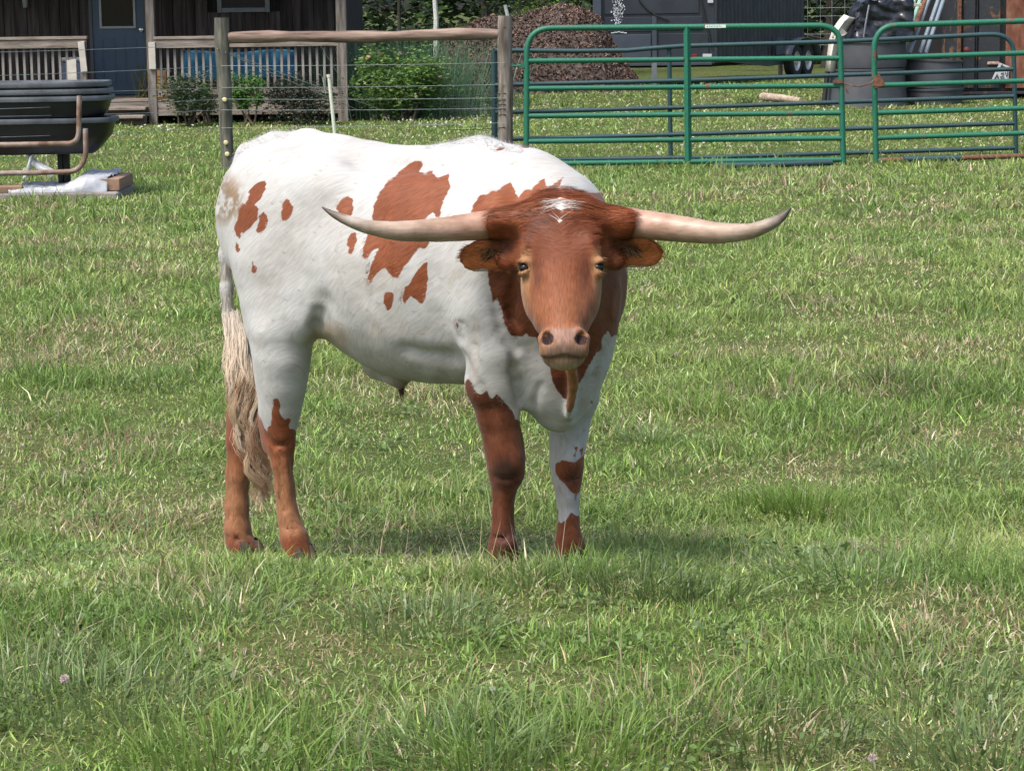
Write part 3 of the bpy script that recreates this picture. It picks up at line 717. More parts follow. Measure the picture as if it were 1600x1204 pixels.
# dark hair inside the ears
for sg in (-1, 1):
    b0, ax, up2, nn2, L_ = EARS[sg]; q = SV - b0; t = q @ ax / L_; w = q @ up2; f = q @ nn2
    ear = (t > .05) & (t < 1.1) & (np.abs(w) < .07) & (np.abs(f) < .045) & (np.abs(hvv) > .12)
    brown = lerp(brown, (.36, .115, .036), ear * 1.0)
    brown = lerp(brown, (.07, .026, .014), ear * sst(.012, -.004, -w) * (1 - sst(.35, .65, t)) * sst(-.006, 0, f) * .85)
# star on the poll
star = headness * np.maximum(0, 1 - np.hypot((hvv + .004) / .023, np.maximum(0, (hs - .085)) / .085 + np.maximum(0, (.085 - hs)) / .05 + .55 * np.abs(hvv) / .04 * (hs > .085)))
star = np.maximum(star, headness * np.maximum(0, 1 - np.hypot((hvv + .003) / .006, (hs - .205) / .014)))
white = np.tile(np.array([.425, .425, .412]), (len(SV), 1)) * (.93 + .12 * fbm(al * 14, zl * 14 + ll * 9)[:, None])
pinkish = sst(.03, .0, np.abs(ll)) * sst(1.2, 1.3, zl) * (al < -.5)
white = lerp(white, (.55, .47, .42), pinkish * .4 * fbm(al * 30, ll * 30 + zl * 8))
dirtn = fbm(SPX * .045, SPY * .06, 5); _pp = al * .65 - zl * .75 + ll * .5; _qq = al * .75 + zl * .65
rumpd = (1 - sst(18, 46, np.hypot((SPX - 350) * 1.1, (SPY - 312) * .85))) * (ll > -.1) * (al < -.8)
white = lerp(white, (.20, .135, .075), rumpd * sst(.38, .60, .55 * dirtn + .5 * fbm(SPX * .35 + SPY * .1, SPY * .16, 3)) * .95)
bellyd = sst(535, 590, SPY) * (al > -.72) * (al < -.15) * (SPY < 640) * sst(545, 570, SPX)
white = lerp(white, (.30, .26, .21), bellyd * sst(.35, .6, dirtn) * .6)
white = lerp(white, (.12, .07, .04), (1 - sst(6, 22, np.hypot(SPX - 627, SPY - 606))) * .8 * (al < -.2))
white = lerp(white, (.38, .27, .17), (1 - sst(12, 45, np.hypot(SPX - 515, (SPY - 535)))) * .7 * (al > -.9))
foldd = np.exp(-((SPX - 742) / 8) ** 2) * sst(470, 520, SPY) * (1 - sst(590, 610, SPY)) * (ll > 0)
white = lerp(white, (.42, .35, .25), foldd * .35)
white = lerp(white, (.33, .30, .255), sst(.42, .72, fbm(al * 5 + 9, zl * 6 + ll * 5)) * .30)
white = lerp(white, (.30, .245, .18), sst(.56, .70, fbm(_pp * 70, _qq * 16, 3)) * sst(.45, .62, fbm(al * 4 + 30, zl * 4 + ll * 3, 2)) * .35)
# flecks
fl = (rng.random(len(SV)) < .004); white[fl] *= .72

def coat_material():
    m, nt, b, o = newmat('longhorn_coat')
    pa = nt.nodes.new('ShaderNodeAttribute'); pa.attribute_name = 'patch'
    ca = nt.nodes.new('ShaderNodeAttribute'); ca.attribute_name = 'brown_hair'
    cw = nt.nodes.new('ShaderNodeAttribute'); cw.attribute_name = 'white_hair'
    ws = nt.nodes.new('ShaderNodeAttribute'); ws.attribute_name = 'star'
    fl = nt.nodes.new('ShaderNodeAttribute'); fl.attribute_name = 'flow'
    def flow_noise(scale, detail):
        n_ = nt.nodes.new('ShaderNodeTexNoise'); n_.inputs['Scale'].default_value = scale; n_.inputs['Detail'].default_value = detail; nt.links.new(fl.outputs['Vector'], n_.inputs['Vector']); return n_
    n = flow_noise(70, 3)
    add = nt.nodes.new('ShaderNodeMath'); add.operation = 'MULTIPLY_ADD'; add.inputs[1].default_value = .018
    sb = nt.nodes.new('ShaderNodeMath'); sb.operation = 'SUBTRACT'; sb.inputs[1].default_value = .5
    nt.links.new(n.outputs[0], sb.inputs[0]); nt.links.new(sb.outputs[0], add.inputs[0]); nt.links.new(pa.outputs['Fac'], add.inputs[2])
    mr = nt.nodes.new('ShaderNodeMapRange'); mr.inputs['From Min'].default_value = -.0016; mr.inputs['From Max'].default_value = .0016
    nt.links.new(add.outputs[0], mr.inputs['Value'])
    c = mixc(nt, mr.outputs[0], cw.outputs['Color'], ca.outputs['Color'])
    st = nt.nodes.new('ShaderNodeMapRange'); st.inputs['From Min'].default_value = .08; st.inputs['From Max'].default_value = .25
    nt.links.new(ws.outputs['Fac'], st.inputs['Value'])
    c = mixc(nt, st.outputs[0], c, (.56, .53, .49))
    hs_ = flow_noise(230, 4); hsr = ramp(nt, hs_.outputs[0], [(.30, (.74, .71, .68)), (.70, (1.24, 1.26, 1.28))])
    c = mixc(nt, mr.outputs[0], c, mixc(nt, 1.0, c, hsr.outputs[0], 'MULTIPLY'))
    hn_ = flow_noise(170, 5); hr = ramp(nt, hn_.outputs[0], [(.3, (.84, .835, .82)), (.7, (1.08, 1.08, 1.08))])
    c = mixc(nt, 1.0, c, hr.outputs[0], 'MULTIPLY'); nt.links.new(c, b.inputs['Base Color'])
    b.inputs['Roughness'].default_value = .62; b.inputs['Specular IOR Level'].default_value = .22
    b.inputs['Sheen Weight'].default_value = .12; b.inputs['Sheen Roughness'].default_value = .5
    bumpn(nt, b, hn_.outputs[0], .22, .003)
    return m
M_COAT = coat_material()
steer = empty('longhorn_steer', tuple(to_world(np.array([-.55, 0, 0]))), label='white and red-brown longhorn steer standing in the grass, facing the camera', cat='steer')
S_BASE = np.array(steer.location)
def steer_part(name, me, mat):
    o = link_mesh(name, me, mat, steer, True); o.matrix_parent_inverse = Matrix.Translation(-Vector(S_BASE.tolist())); return o
sme = np_mesh('body', SWV, SQ)
_n = np.hypot(.75, .65); _perp = (al * .65 - zl * .75) / _n; _alng = (al * .75 + zl * .65) / _n
_flow = np.stack([np.where(zl < .55, al + ll, _perp + .6 * ll), np.where(zl < .55, zl, _alng) * .16, ll * .12], 1)
_fh = np.stack([np.where(hs < .42, hs * HLEN * 1.0 + .25 * np.abs(hvv), hvv), np.where(hs < .42, hvv, hs * HLEN) * .18, 0 * hvv], 1); _flow = np.where((headness & (hnn > -.15))[:, None], _fh + 5, _flow)
_fa = sme.attributes.new('flow', 'FLOAT_VECTOR', 'POINT'); _fa.data.foreach_set('vector', np.ascontiguousarray(_flow, np.float32).ravel())
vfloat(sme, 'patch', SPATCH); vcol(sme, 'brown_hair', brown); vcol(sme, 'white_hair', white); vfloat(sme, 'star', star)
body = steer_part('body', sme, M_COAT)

# ------------------------------------------------------------------ horns
def horn_mat():
    m, nt, b, o = newmat('horn_keratin'); ca = nt.nodes.new('ShaderNodeAttribute'); ca.attribute_name = 'keratin'
    n = noise_node(nt, 60, 4, stretch=(.35, 1, 2.2)); r = ramp(nt, n.outputs[0], [(.3, (.86, .85, .83)), (.7, (1.08, 1.08, 1.08))])
    n2 = noise_node(nt, 14, 5); r2 = ramp(nt, n2.outputs[0], [(.42, (1, 1, 1)), (.70, (.50, .42, .33))])
    c = mixc(nt, 1.0, ca.outputs['Color'], r.outputs[0], 'MULTIPLY'); c = mixc(nt, .8, c, r2.outputs[0], 'MULTIPLY')
    nt.links.new(c, b.inputs['Base Color']); b.inputs['Roughness'].default_value = .42; bumpn(nt, b, n.outputs[0], .25, .004); return m
M_HORN = horn_mat()
def horn(rows, depth):
    rows = np.array(rows, float); n = len(rows); t = np.arange(n); tt = np.linspace(0, n - 1, 64)
    X = pchip(t, rows[:, 0], tt); Y = pchip(t, rows[:, 1], tt); R = pchip(t, rows[:, 2], tt); D = pchip(t, depth, tt)
    C = np.array([at(x, y, ZH - d) for x, y, d in zip(X, Y, D)]); R = R * HS
    R[-1] = .0015; T = np.gradient(C, axis=0); T /= np.linalg.norm(T, axis=1, keepdims=True)
    up = np.array([0, 0, 1.0]); U = up - T * (T @ up)[:, None]; U /= np.linalg.norm(U, axis=1, keepdims=True); Wd = np.cross(T, U)
    k = 28; a = np.arange(k) / k * 2 * math.pi
    rad = R[:, None] * (1 + (.010 + .02 * (1 - sst(0, 2.5, tt)))[:, None] * np.sin(tt[:, None] * 11 + np.sin(a[None] * 2) + 2 * vnoise(tt * 3, tt * 0)[:, None]) + .02 * (vnoise(a[None] * 2.2 + 0 * tt[:, None], tt[:, None] * .8) - .5))
    V = C[:, None] + rad[..., None] * (np.cos(a)[None, :, None] * U[:, None] + np.sin(a)[None, :, None] * Wd[:, None])
    V = V.reshape(-1, 3); Q = [(i * k + j, i * k + (j + 1) % k, (i + 1) * k + (j + 1) % k, (i + 1) * k + j) for i in range(63) for j in range(k)]
    f = np.repeat(tt / (n - 1), k); aa = np.tile(np.cos(a), 64)
    stops = [0, .12, .35, .58, .72, .86, 1.0]
    cols = np.array([(.47, .225, .16), (.46, .265, .19), (.40, .27, .195), (.39, .30, .23), (.43, .38, .32), (.16, .125, .10), (.05, .037, .03)])
    c = np.stack([np.interp(f + .05 * (fbm(f * 20, aa * 3) - .5), stops, cols[:, j]) for j in range(3)], 1)
    c *= (.86 + .14 * sst(-.5, .2, aa + .6 * (fbm(f * 14, aa * 2 + 3) - .5)))[:, None]            # darker along the lower side
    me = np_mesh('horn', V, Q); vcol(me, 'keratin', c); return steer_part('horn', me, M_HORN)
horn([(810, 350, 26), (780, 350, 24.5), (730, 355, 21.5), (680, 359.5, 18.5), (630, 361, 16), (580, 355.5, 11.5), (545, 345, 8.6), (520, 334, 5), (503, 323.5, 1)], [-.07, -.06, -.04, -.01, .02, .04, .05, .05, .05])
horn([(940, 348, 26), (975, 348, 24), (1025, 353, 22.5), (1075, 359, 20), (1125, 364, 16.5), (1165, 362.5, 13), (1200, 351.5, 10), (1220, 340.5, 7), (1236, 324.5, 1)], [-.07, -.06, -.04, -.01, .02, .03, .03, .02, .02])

# ------------------------------------------------------------------ eyes
m_eye, _nt2, _b2, _o2 = newmat('eye_dark'); _b2.inputs['Base Color'].default_value = (.006, .004, .003, 1); _b2.inputs['Roughness'].default_value = .22; _b2.inputs['Specular IOR Level'].default_value = .35
for sg in (-1, 1):
    bm = bmesh.new(); bmesh.ops.create_uvsphere(bm, u_segments=24, v_segments=16, radius=.0168)
    c = to_world(hp(.463, sg * .1045, .0)); bmesh.ops.translate(bm, vec=Vector(c.tolist()), verts=bm.verts)
    me = bpy.data.meshes.new('eye'); bm.to_mesh(me); bm.free(); steer_part('eye', me, m_eye)

# ------------------------------------------------------------------ hooves (cloven)
M_HOOF = simple('hoof', (.030, .020, .015), (.06, .042, .03), 30, .7, bump=.2, spec=.2)
def hoof(foot, fwd, R):
    foot = np.asarray(foot); fw = np.array([fwd[0], fwd[1], 0.]); fw /= np.linalg.norm(fw); sd = np.array([-fw[1], fw[0], 0]); V = []; Q = []
    for s in (-1, 1):
        rings = []; b = len(V)
        for (z, sc, off) in ((.055, .82, -.012), (.03, 1.0, 0), (.0, 1.1, .012), (-.02, 1.1, .016)):
            for k in range(14):
                a = 2 * math.pi * k / 14; x = math.cos(a); y = math.sin(a)
                p = foot + sd * (s * R * .50 + y * R * .47 * sc * (1 if x < .3 else .8)) + fw * (off + x * R * (1.15 if x > 0 else .8) * sc) + np.array([0, 0, z])
                V.append(p)
        for i in range(3):
            for k in range(14): Q.append((b + i * 14 + k, b + i * 14 + (k + 1) % 14, b + (i + 1) * 14 + (k + 1) % 14, b + (i + 1) * 14 + k))
    me = np_mesh('hoof', np.array(V), Q); return steer_part('hoof', me, M_HOOF)
for q, fw in ((A(788, 879, .14), S_H * .9 + S_R * .4), (A(891, 871, -.14), S_H), (A(470, 876, .13), S_H * .9 + S_R * .35), (A(388, 868, -.05), S_H * .9 + S_R * .25)):
    hoof(to_world(q), fw, .045)

# ------------------------------------------------------------------ hair: short coat, long poll hair, ear fringe, tail switch as fine ribbons
def ribbons(P0, D0, N0, L, Wd, col, bend=None, segs=3, tip=.12, wave=None):
    """P0 roots, D0 directions, N0 surface normals -> tapered flat strands"""
    n = len(P0); side = np.cross(D0, N0); side /= np.linalg.norm(side, axis=1, keepdims=True) + 1e-9
    V = np.zeros((n, segs + 1, 2, 3)); p = P0.copy(); d = D0.copy()
    for i in range(segs + 1):
        w = Wd * (1 - (1 - tip) * (i / segs) ** 1.3); V[:, i, 0] = p - side * w[:, None] / 2; V[:, i, 1] = p + side * w[:, None] / 2
        if bend is not None: d = d + bend / segs; d /= np.linalg.norm(d, axis=1, keepdims=True)
        if wave is not None: d = d + wave(i, n); d /= np.linalg.norm(d, axis=1, keepdims=True)
        p = p + d * (L / segs)[:, None]
    base = (np.arange(n) * (segs + 1) * 2)[:, None]
    Q = np.concatenate([np.concatenate([base + 2 * i, base + 2 * i + 1, base + 2 * i + 3, base + 2 * i + 2], 1) for i in range(segs)])
    C = np.repeat(col[:, None], (segs + 1) * 2, 1).reshape(-1, 3); return V.reshape(-1, 3), Q, C
def hair_mat():
    m, nt, b, o = newmat('hair'); ca = nt.nodes.new('ShaderNodeAttribute'); ca.attribute_name = 'hair_colour'
    nt.links.new(ca.outputs['Color'], b.inputs['Base Color']); b.inputs['Roughness'].default_value = .5; b.inputs['Specular IOR Level'].default_value = .25
    tr = nt.nodes.new('ShaderNodeBsdfTranslucent'); nt.links.new(ca.outputs['Color'], tr.inputs[0]); mx = nt.nodes.new('ShaderNodeMixShader'); mx.inputs[0].default_value = .25
    nt.links.new(b.outputs[0], mx.inputs[1]); nt.links.new(tr.outputs[0], mx.inputs[2]); nt.links.new(mx.outputs[0], o.inputs[0]); return m
M_HAIR = hair_mat()
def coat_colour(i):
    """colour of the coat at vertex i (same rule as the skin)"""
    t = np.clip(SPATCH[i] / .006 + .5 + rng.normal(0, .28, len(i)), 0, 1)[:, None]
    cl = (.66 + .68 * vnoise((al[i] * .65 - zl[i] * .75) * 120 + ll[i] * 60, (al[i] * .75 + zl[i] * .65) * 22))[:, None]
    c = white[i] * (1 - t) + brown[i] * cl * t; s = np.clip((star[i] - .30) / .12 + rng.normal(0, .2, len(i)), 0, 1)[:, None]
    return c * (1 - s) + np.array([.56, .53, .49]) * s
# area weighted roots
fa = np.linalg.norm(np.cross(SWV[SQ[:, 2]] - SWV[SQ[:, 0]], SWV[SQ[:, 3]] - SWV[SQ[:, 1]]), axis=1) / 2
def roots(n, w):
    p = fa * w[SQ].mean(1); q = rng.choice(len(SQ), n, p=p / p.sum()); u = rng.random((n, 1)); v = rng.random((n, 1)); f = SQ[q]
    P = (SWV[f[:, 0]] * (1 - u) + SWV[f[:, 1]] * u) * (1 - v) + (SWV[f[:, 3]] * (1 - u) + SWV[f[:, 2]] * u) * v
    return P, SN[f[:, 0]], f[:, 0]
def l2w(d): return d[..., 0:1] * S_H + d[..., 1:2] * S_R + d[..., 2:3] * np.array([0, 0, 1.])
def tang(D, N): D = D - N * (D * N).sum(1, keepdims=True); return D / (np.linalg.norm(D, axis=1, keepdims=True) + 1e-9)
facing = np.clip(((CAM - SWV) / np.linalg.norm(CAM - SWV, axis=1, keepdims=True) * SN).sum(1), -.35, .3) + .35
# short coat on trunk and legs
hairy = np.where(headness & (leather < .3) & (hs < 1.0), 0, 1.0) * (zl > .02) * np.where(headness, 0, 1)
P0, N0, iv = roots(48000, hairy * facing * np.where(SPATCH > -.008, 3.0, 1.0))
dd = np.tile(np.array([-.75, 0, -.65]), (len(P0), 1)); dd[:, 2] = np.where(zl[iv] < .55, -1, dd[:, 2]); dd[:, 0] *= np.where(zl[iv] < .55, .1, 1)
dd += rng.normal(0, .22, dd.shape); D0 = tang(l2w(dd), N0); D0 = D0 + N0 * rng.uniform(.02, .12, (len(P0), 1)); D0 /= np.linalg.norm(D0, axis=1, keepdims=True)
Lh = rng.uniform(.008, .016, len(P0)) * np.where((zl[iv] > 1.27), 1.5, 1)
col = coat_colour(iv) * rng.uniform(.90, 1.07, (len(P0), 1))
V1, Q1, C1 = ribbons(P0, D0, N0, Lh, rng.uniform(.0009, .0016, len(P0)), col, bend=-N0 * .25, segs=2)
# head: short on the face, long and swept sideways on the poll
P0, N0, iv = roots(23000, headness * (leather < .2) * (hs < .99) * np.where(hs < .40, 2.2, 1.0) * (hnn > -.12))
H_u, H_v, H_n = l2w(hu[None])[0], l2w(hv[None])[0], l2w(hn[None])[0]
s_ = hs[iv]; v_ = hvv[iv]; sgn = np.where(np.abs(v_) < .006, rng.choice([-1, 1], len(v_)), np.sign(v_))
outw = np.clip(.35 + np.abs(v_) / .06, .35, 1.3)
upw = np.interp(s_, [-.1, .06, .14, .30, .42, .50, .6, 1], [-.2, -.25, .05, .55, .35, -.4, -1, -1])
sidew = np.interp(s_, [-.1, .1, .3, .45, .6, 1], [1.3, 1.3, 1.0, .8, .35, .2])
D = -H_u[None] * upw[:, None] + H_v[None] * (sgn * outw * sidew)[:, None]
ear_ = np.abs(v_) > .185; D = np.where(ear_[:, None], H_v[None] * sgn[:, None] + H_u[None] * .25, D)
clump = vnoise(v_ * 90 + 40, s_ * 40)[:, None] - .5
D = D + rng.normal(0, .10, D.shape) + H_u[None] * clump * .5; D0 = tang(D, N0)
lift = np.interp(s_, [0, .2, .4], [.40, .22, .10]) * rng.uniform(.4, 1.3, len(P0))
D0 = D0 + N0 * lift[:, None]; D0 /= np.linalg.norm(D0, axis=1, keepdims=True)
Lh = np.interp(s_, [-.05, .08, .2, .32, .42, .55, 1], [.045, .055, .044, .030, .020, .013, .009]) * rng.uniform(.65, 1.2, len(P0))
Lh = np.where(ear_, rng.uniform(.012, .028, len(P0)), Lh)
col = coat_colour(iv) * (rng.uniform(.85, 1.2, (len(P0), 1)) + clump * .45)
V2, Q2, C2 = ribbons(P0, D0, N0, Lh, np.interp(s_, [0, .25, .5], [.0021, .0017, .0012]) * rng.uniform(.7, 1.2, len(P0)), col, bend=(-N0 * .45), segs=3)
hv_all = [(V1, Q1, C1), (V2, Q2, C2)]
def join_hair(name, parts):
    off = 0; VV = []; QQ = []; CC = []
    for V, Q, C in parts: VV.append(V); QQ.append(Q + off); CC.append(C); off += len(V)
    me = np_mesh(name, np.concatenate(VV), np.concatenate(QQ)); vcol(me, 'hair_colour', np.concatenate(CC)); o = steer_part(name, me, M_HAIR); return o
coat = join_hair('short_coat', [(V1, Q1, C1)]); tag(coat, kind='stuff')
hh = join_hair('head_hair', [(V2, Q2, C2)]); tag(hh, kind='stuff')
# ear fringe: long pale and dark hairs inside the cup
parts = []
for sg in (-1, 1):
    b0, ax, up2, nn2, L_ = EARS[sg]; n = 320
    t = rng.uniform(.05, .55, n); w = rng.uniform(-.005, .035, n); P = to_world(b0 + ax * (t * L_)[:, None] + up2 * w[:, None] + nn2 * .004)
    d = l2w((ax * .8)[None] - (up2 * .55)[None] + (nn2 * .4)[None]) + rng.normal(0, .25, (n, 3)); d /= np.linalg.norm(d, axis=1, keepdims=True)
    N = np.tile(l2w(nn2[None]), (n, 1)); c = np.where(rng.random((n, 1)) < .35, np.array([[.42, .27, .15]]), np.array([[.06, .025, .014]])) * rng.uniform(.7, 1.2, (n, 1))
    parts.append(ribbons(P, d, N, rng.uniform(.015, .035, n), np.full(n, .0012), c, bend=-N * .2, segs=3))
tag(join_hair('ear_hair', parts), kind='stuff')
# tail switch: wavy locks falling from the dock
parts = []
lock_c = [(359, 485), (371, 535), (379, 590), (384, 630), (391, 670), (401, 715), (408, 755), (414, 788)]
LC = np.array([to_world(A(x, y, .075 * min(1, i / 2))) for i, (x, y) in enumerate(lock_c)])
nl = 72
for j in range(nl):
    ph = rng.random() * 6.28; start = rng.uniform(0, 2.2); end = min(7, start + rng.uniform(2.0, 5.6)) if j > 5 else 6.6 + rng.random() * .4
    tt = np.linspace(start, end, 14); C = np.stack([np.interp(tt, np.arange(8), LC[:, i]) for i in range(3)], 1)
    spread = np.interp(tt, [0, 1, 2.5, 4, 5.5, 7], [.013, .022, .035, .034, .024, .012]); ox = rng.uniform(-1, 1) * (1 if rng.random() < .8 else 1.25); oy = rng.uniform(-1, 1)
    fan = np.where(ox < 0, 1.0, .85)
    C = C + np.array([1, 0, 0]) * (spread * ox * fan)[:, None] + np.array([0, 1, 0]) * (spread * oy * .7)[:, None]
    amp = np.interp(tt, [0, 2, 7], [.003, .015, .024]); C = C + np.array([1, 0, 0]) * (amp * np.sin(tt * 3.1 + ph))[:, None] + np.array([0, .6, 0]) * (amp * np.cos(tt * 2.7 + ph))[:, None]
    m = 36; tone = np.array([[.54, .42, .29], [.43, .31, .20], [.62, .51, .38], [.28, .17, .10]])[rng.integers(0, 4)]
    V = np.zeros((m, 14, 2, 3)); r = rng.normal(0, 1, (m, 3)) * .0062; tap = np.interp(np.linspace(0, 1, 14), [0, .15, .7, 1], [.7, 1, .75, .12])
    for i in range(14):
        p = C[i] + r * (.3 + .7 * tap[i]) * (1 + .4 * np.sin(i * .5 + ph)) + .0035 * np.stack([np.sin(i * .9 + np.arange(m)), np.zeros(m), np.zeros(m)], 1); wd = .0017 * tap[i]; V[:, i, 0] = p - np.array([wd / 2, 0, 0]); V[:, i, 1] = p + np.array([wd / 2, 0, 0])
    base = (np.arange(m) * 28)[:, None]; Q = np.concatenate([np.concatenate([base + 2 * i, base + 2 * i + 1, base + 2 * i + 3, base + 2 * i + 2], 1) for i in range(13)])
    cc = np.repeat((tone * rng.uniform(.65, 1.3, (m, 1)))[:, None], 28, 1); wt = np.repeat(np.clip(1 - tt / 2.2, 0, 1), 2)[None, :, None]
    cc = cc * (1 - wt * .75) + np.array([.62, .57, .50]) * wt * .75
    parts.append((V.reshape(-1, 3), Q, cc.reshape(-1, 3)))
sw = join_hair('tail_switch', parts)
# hair along the dock, fringe on the tail head and the withers, hair on the sheath
parts = []
n = 2600; t = rng.uniform(.1, 7, n); TW = to_world(np.array(TAILP)); C = np.stack([np.interp(t, np.arange(8), TW[:, i]) for i in range(3)], 1)
dn = np.stack([np.interp(np.minimum(t + .3, 7), np.arange(8), TW[:, i]) for i in range(3)], 1) - np.stack([np.interp(np.maximum(t - .3, 0), np.arange(8), TW[:, i]) for i in range(3)], 1)
dn /= np.linalg.norm(dn, axis=1, keepdims=True); a = rng.random(n) * 6.28; rd = np.stack([np.cos(a), np.sin(a), np.zeros(n)], 1); rd = tang(rd, dn)
d = dn + rd * rng.uniform(.05, .35, (n, 1)); d /= np.linalg.norm(d, axis=1, keepdims=True)
parts.append(ribbons(C + rd * np.interp(t, [0, 3, 7], [.024, .021, .012])[:, None], d, rd, rng.uniform(.02, .05, n), np.full(n, .0014), np.array([[.52, .48, .42]]) * rng.uniform(.8, 1.1, (n, 1)), segs=3))
P0, N0, iv = roots(1300, ((np.abs(ll) < .06) & (zl > 1.2) & (((al > -.34) & (al < 0)) | ((al > -1.06) & (al < -.86)))) * 1.0)
d = tang(l2w(np.tile(np.array([-.8, 0, .1]), (len(P0), 1)) + rng.normal(0, .3, (len(P0), 3))), N0) + N0 * rng.uniform(.3, .9, (len(P0), 1)); d /= np.linalg.norm(d, axis=1, keepdims=True)
parts.append(ribbons(P0, d, N0, rng.uniform(.010, .022, len(P0)), np.full(len(P0), .0012), coat_colour(iv) * rng.uniform(.8, 1.05, (len(P0), 1)), segs=2))
P = to_world(np.tile(A(627, 606, .02), (60, 1))) + rng.normal(0, .005, (60, 3)); d = np.tile(np.array([[0, 0, -1.]]), (60, 1)) + rng.normal(0, .25, (60, 3)); d /= np.linalg.norm(d, axis=1, keepdims=True)
parts.append(ribbons(P, d, np.tile(np.array([[0, -1., 0]]), (60, 1)), rng.uniform(.015, .045, 60), np.full(60, .0016), np.tile(np.array([[.06, .03, .02]]), (60, 1)), segs=3))
tag(join_hair('fringe_hair', parts), kind='stuff')
# ================================================================== fences and gates
W = onplane
def gz(p): return float(terrain(p[0], p[1]))
def wood_mat(name, a, b_, c_, sc=6, st=(1, 1, .12), rough=.85, bump=.5):
    sc = sc * 3.2
    return simple(name, a, b_, sc, rough, bump=bump, stretch=st, c3=c_, spec=.15, thr=(.32, .66), bscale=sc * 2)
M_POST = wood_mat('weathered_post', (.075, .062, .052), (.155, .135, .115), (.25, .225, .195), 7)
M_POSTG = wood_mat('lichened_post', (.055, .055, .045), (.105, .105, .085), (.17, .165, .13), 7)
M_RAIL = wood_mat('peeled_rail', (.085, .06, .048), (.20, .145, .115), (.30, .225, .18), 6, (.12, 1, 1))
M_WIRE = simple('fence_wire', (.30, .33, .34), (.42, .46, .48), 5, .45, .7)
M_WIRED = simple('dark_wire', (.03, .035, .035), None, rough=.5, metal=.5)
def paint(name, c, c2, rust=.58, rough=.55):
    m, nt, b, o = newmat(name); n = noise_node(nt, 3.2, 6, rough=.62); n2 = noise_node(nt, 40, 3)
    base = ramp(nt, n2.outputs[0], [(.3, c), (.7, c2)]); rs = ramp(nt, n2.outputs[0], [(.3, (.075, .028, .013)), (.7, (.19, .095, .055))])
    f = ramp(nt, n.outputs[0], [(rust, (0, 0, 0)), (rust + .035, (1, 1, 1))]); cc = mixc(nt, f.outputs[0], base.outputs[0], rs.outputs[0]); nt.links.new(cc, b.inputs['Base Color'])
    rr = nt.nodes.new('ShaderNodeMapRange'); rr.inputs['To Min'].default_value = rough; rr.inputs['To Max'].default_value = .85; nt.links.new(f.outputs[0], rr.inputs['Value']); nt.links.new(rr.outputs[0], b.inputs['Roughness'])
    bumpn(nt, b, n.outputs[0], .15, .01); return m
M_GREEN = paint('green_gate_paint', (.006, .098, .056), (.010, .135, .078), .645)
M_GREEN2 = paint('green_gate_paint_rusting', (.006, .098, .056), (.010, .135, .078), .60)
M_RUSTY = paint('rusted_tube', (.05, .075, .05), (.10, .09, .06), .42)
M_TEAL = paint('dark_teal_paint', (.011, .040, .046), (.018, .056, .062), .70)
M_RUST = simple('rust', (.075, .028, .014), (.20, .09, .05), 20, .85, bump=.4)

# wooden post and wire fence
FY = 26.0
fence = empty('wire_fence', (*W(345, 255, FY)[:2], 0), label='post and wire fence with two wooden posts joined by a peeled log rail', cat='fence')
def post(x0, y0, x1, y1, r0, r1, mat, Y=FY, n=16, flat=True):
    a = W(x1, y1, Y); b = W(x0, y0, Y); a[2] = min(a[2], -.25); mb = MB(); k = 9
    P = [a + (b - a) * t for t in np.linspace(0, 1, k)]; P = [p + np.array([.006 * math.sin(i * 1.7), .006 * math.cos(i * 2.1), 0]) for i, p in enumerate(P)]
    mb.tube(P, 0, n, True, [r1 + (r0 - r1) * i / (k - 1) + .003 * math.sin(i * 2.9) for i in range(k)]); return mb.build('post', mat, fence, 60)
p1 = post(345.5, 28, 357, 262, .079, .066, M_POSTG)
p2 = post(788.5, 25, 791, 262, .079, .078, M_POST)
mb = MB(); a = W(357, 59.5, FY); b = W(778, 54, FY); mb.tube([a + (b - a) * t + np.array([0, 0, .008 * math.sin(t * 9)]) for t in np.linspace(0, 1, 14)], 0, 14, True, [.060 + .006 * math.sin(i * 1.3) + .004 * math.sin(i * 3.7) for i in range(14)]); mb.build('rail', M_RAIL, fence)
def wire(pts_, r=.0036, mat=None, parent=None, name='wire', sag=.01):
    P = []
    for i in range(len(pts_) - 1):
        a = np.asarray(pts_[i]); b = np.asarray(pts_[i + 1])
        for t in np.linspace(0, 1, 7)[(0 if i == 0 else 1):]: P.append(a + (b - a) * t - np.array([0, 0, sag * 4 * t * (1 - t)]))
    mb = MB(); mb.tube(P, r, 5); return mb.build(name, mat or M_WIRE, parent or fence)
for (yl, ym, yr) in ((81, 69, None), (118, 103, 98), (145, 137, 132), (170, 155, 153), (181, 172, 169), (214, 200, 192)):
    P = [W(-60, yl + 2, 21.0), W(346, ym, FY - .09)]
    if yr: P.append(W(789, yr, FY - .09))
    wire(P, .0027)
for y in (43, 146, 156, 163, 170, 179, 199):                       # dark strands tied off on the second post
    wire([W(700, y + 4, FY + .3), W(790, y, FY - .088)], .004, M_WIRED)
for (x1, y1, x2, y2) in ((340, 76, 600, 173), (352, 82, 560, 172)): wire([W(x1, y1, FY - .09), W(x2, y2, 36.0)], .005)
for (x, y, p) in ((351, 156, p1), (353, 223, p1), (355, 241, p1)):
    mb = MB(); mb.lathe([(.0, -.012), (.022, -.012), (.026, 0), (.018, .014), (0, .016)], W(x, y, FY - .085), 10, Matrix.Rotation(math.pi / 2, 3, 'X')); o = mb.build('insulator', simple('insulator_yellow', (.62, .57, .30), rough=.5) if x == 351 else bpy.data.materials['insulator_yellow'], p)
mb = MB(); a = W(793, 25, FY); mb.tube([a, W(789, 8, FY)], .018, 8); mb.build('pipe_stub', simple('galvanised', (.45, .47, .47), (.60, .62, .62), 20, .4, .6), p2)
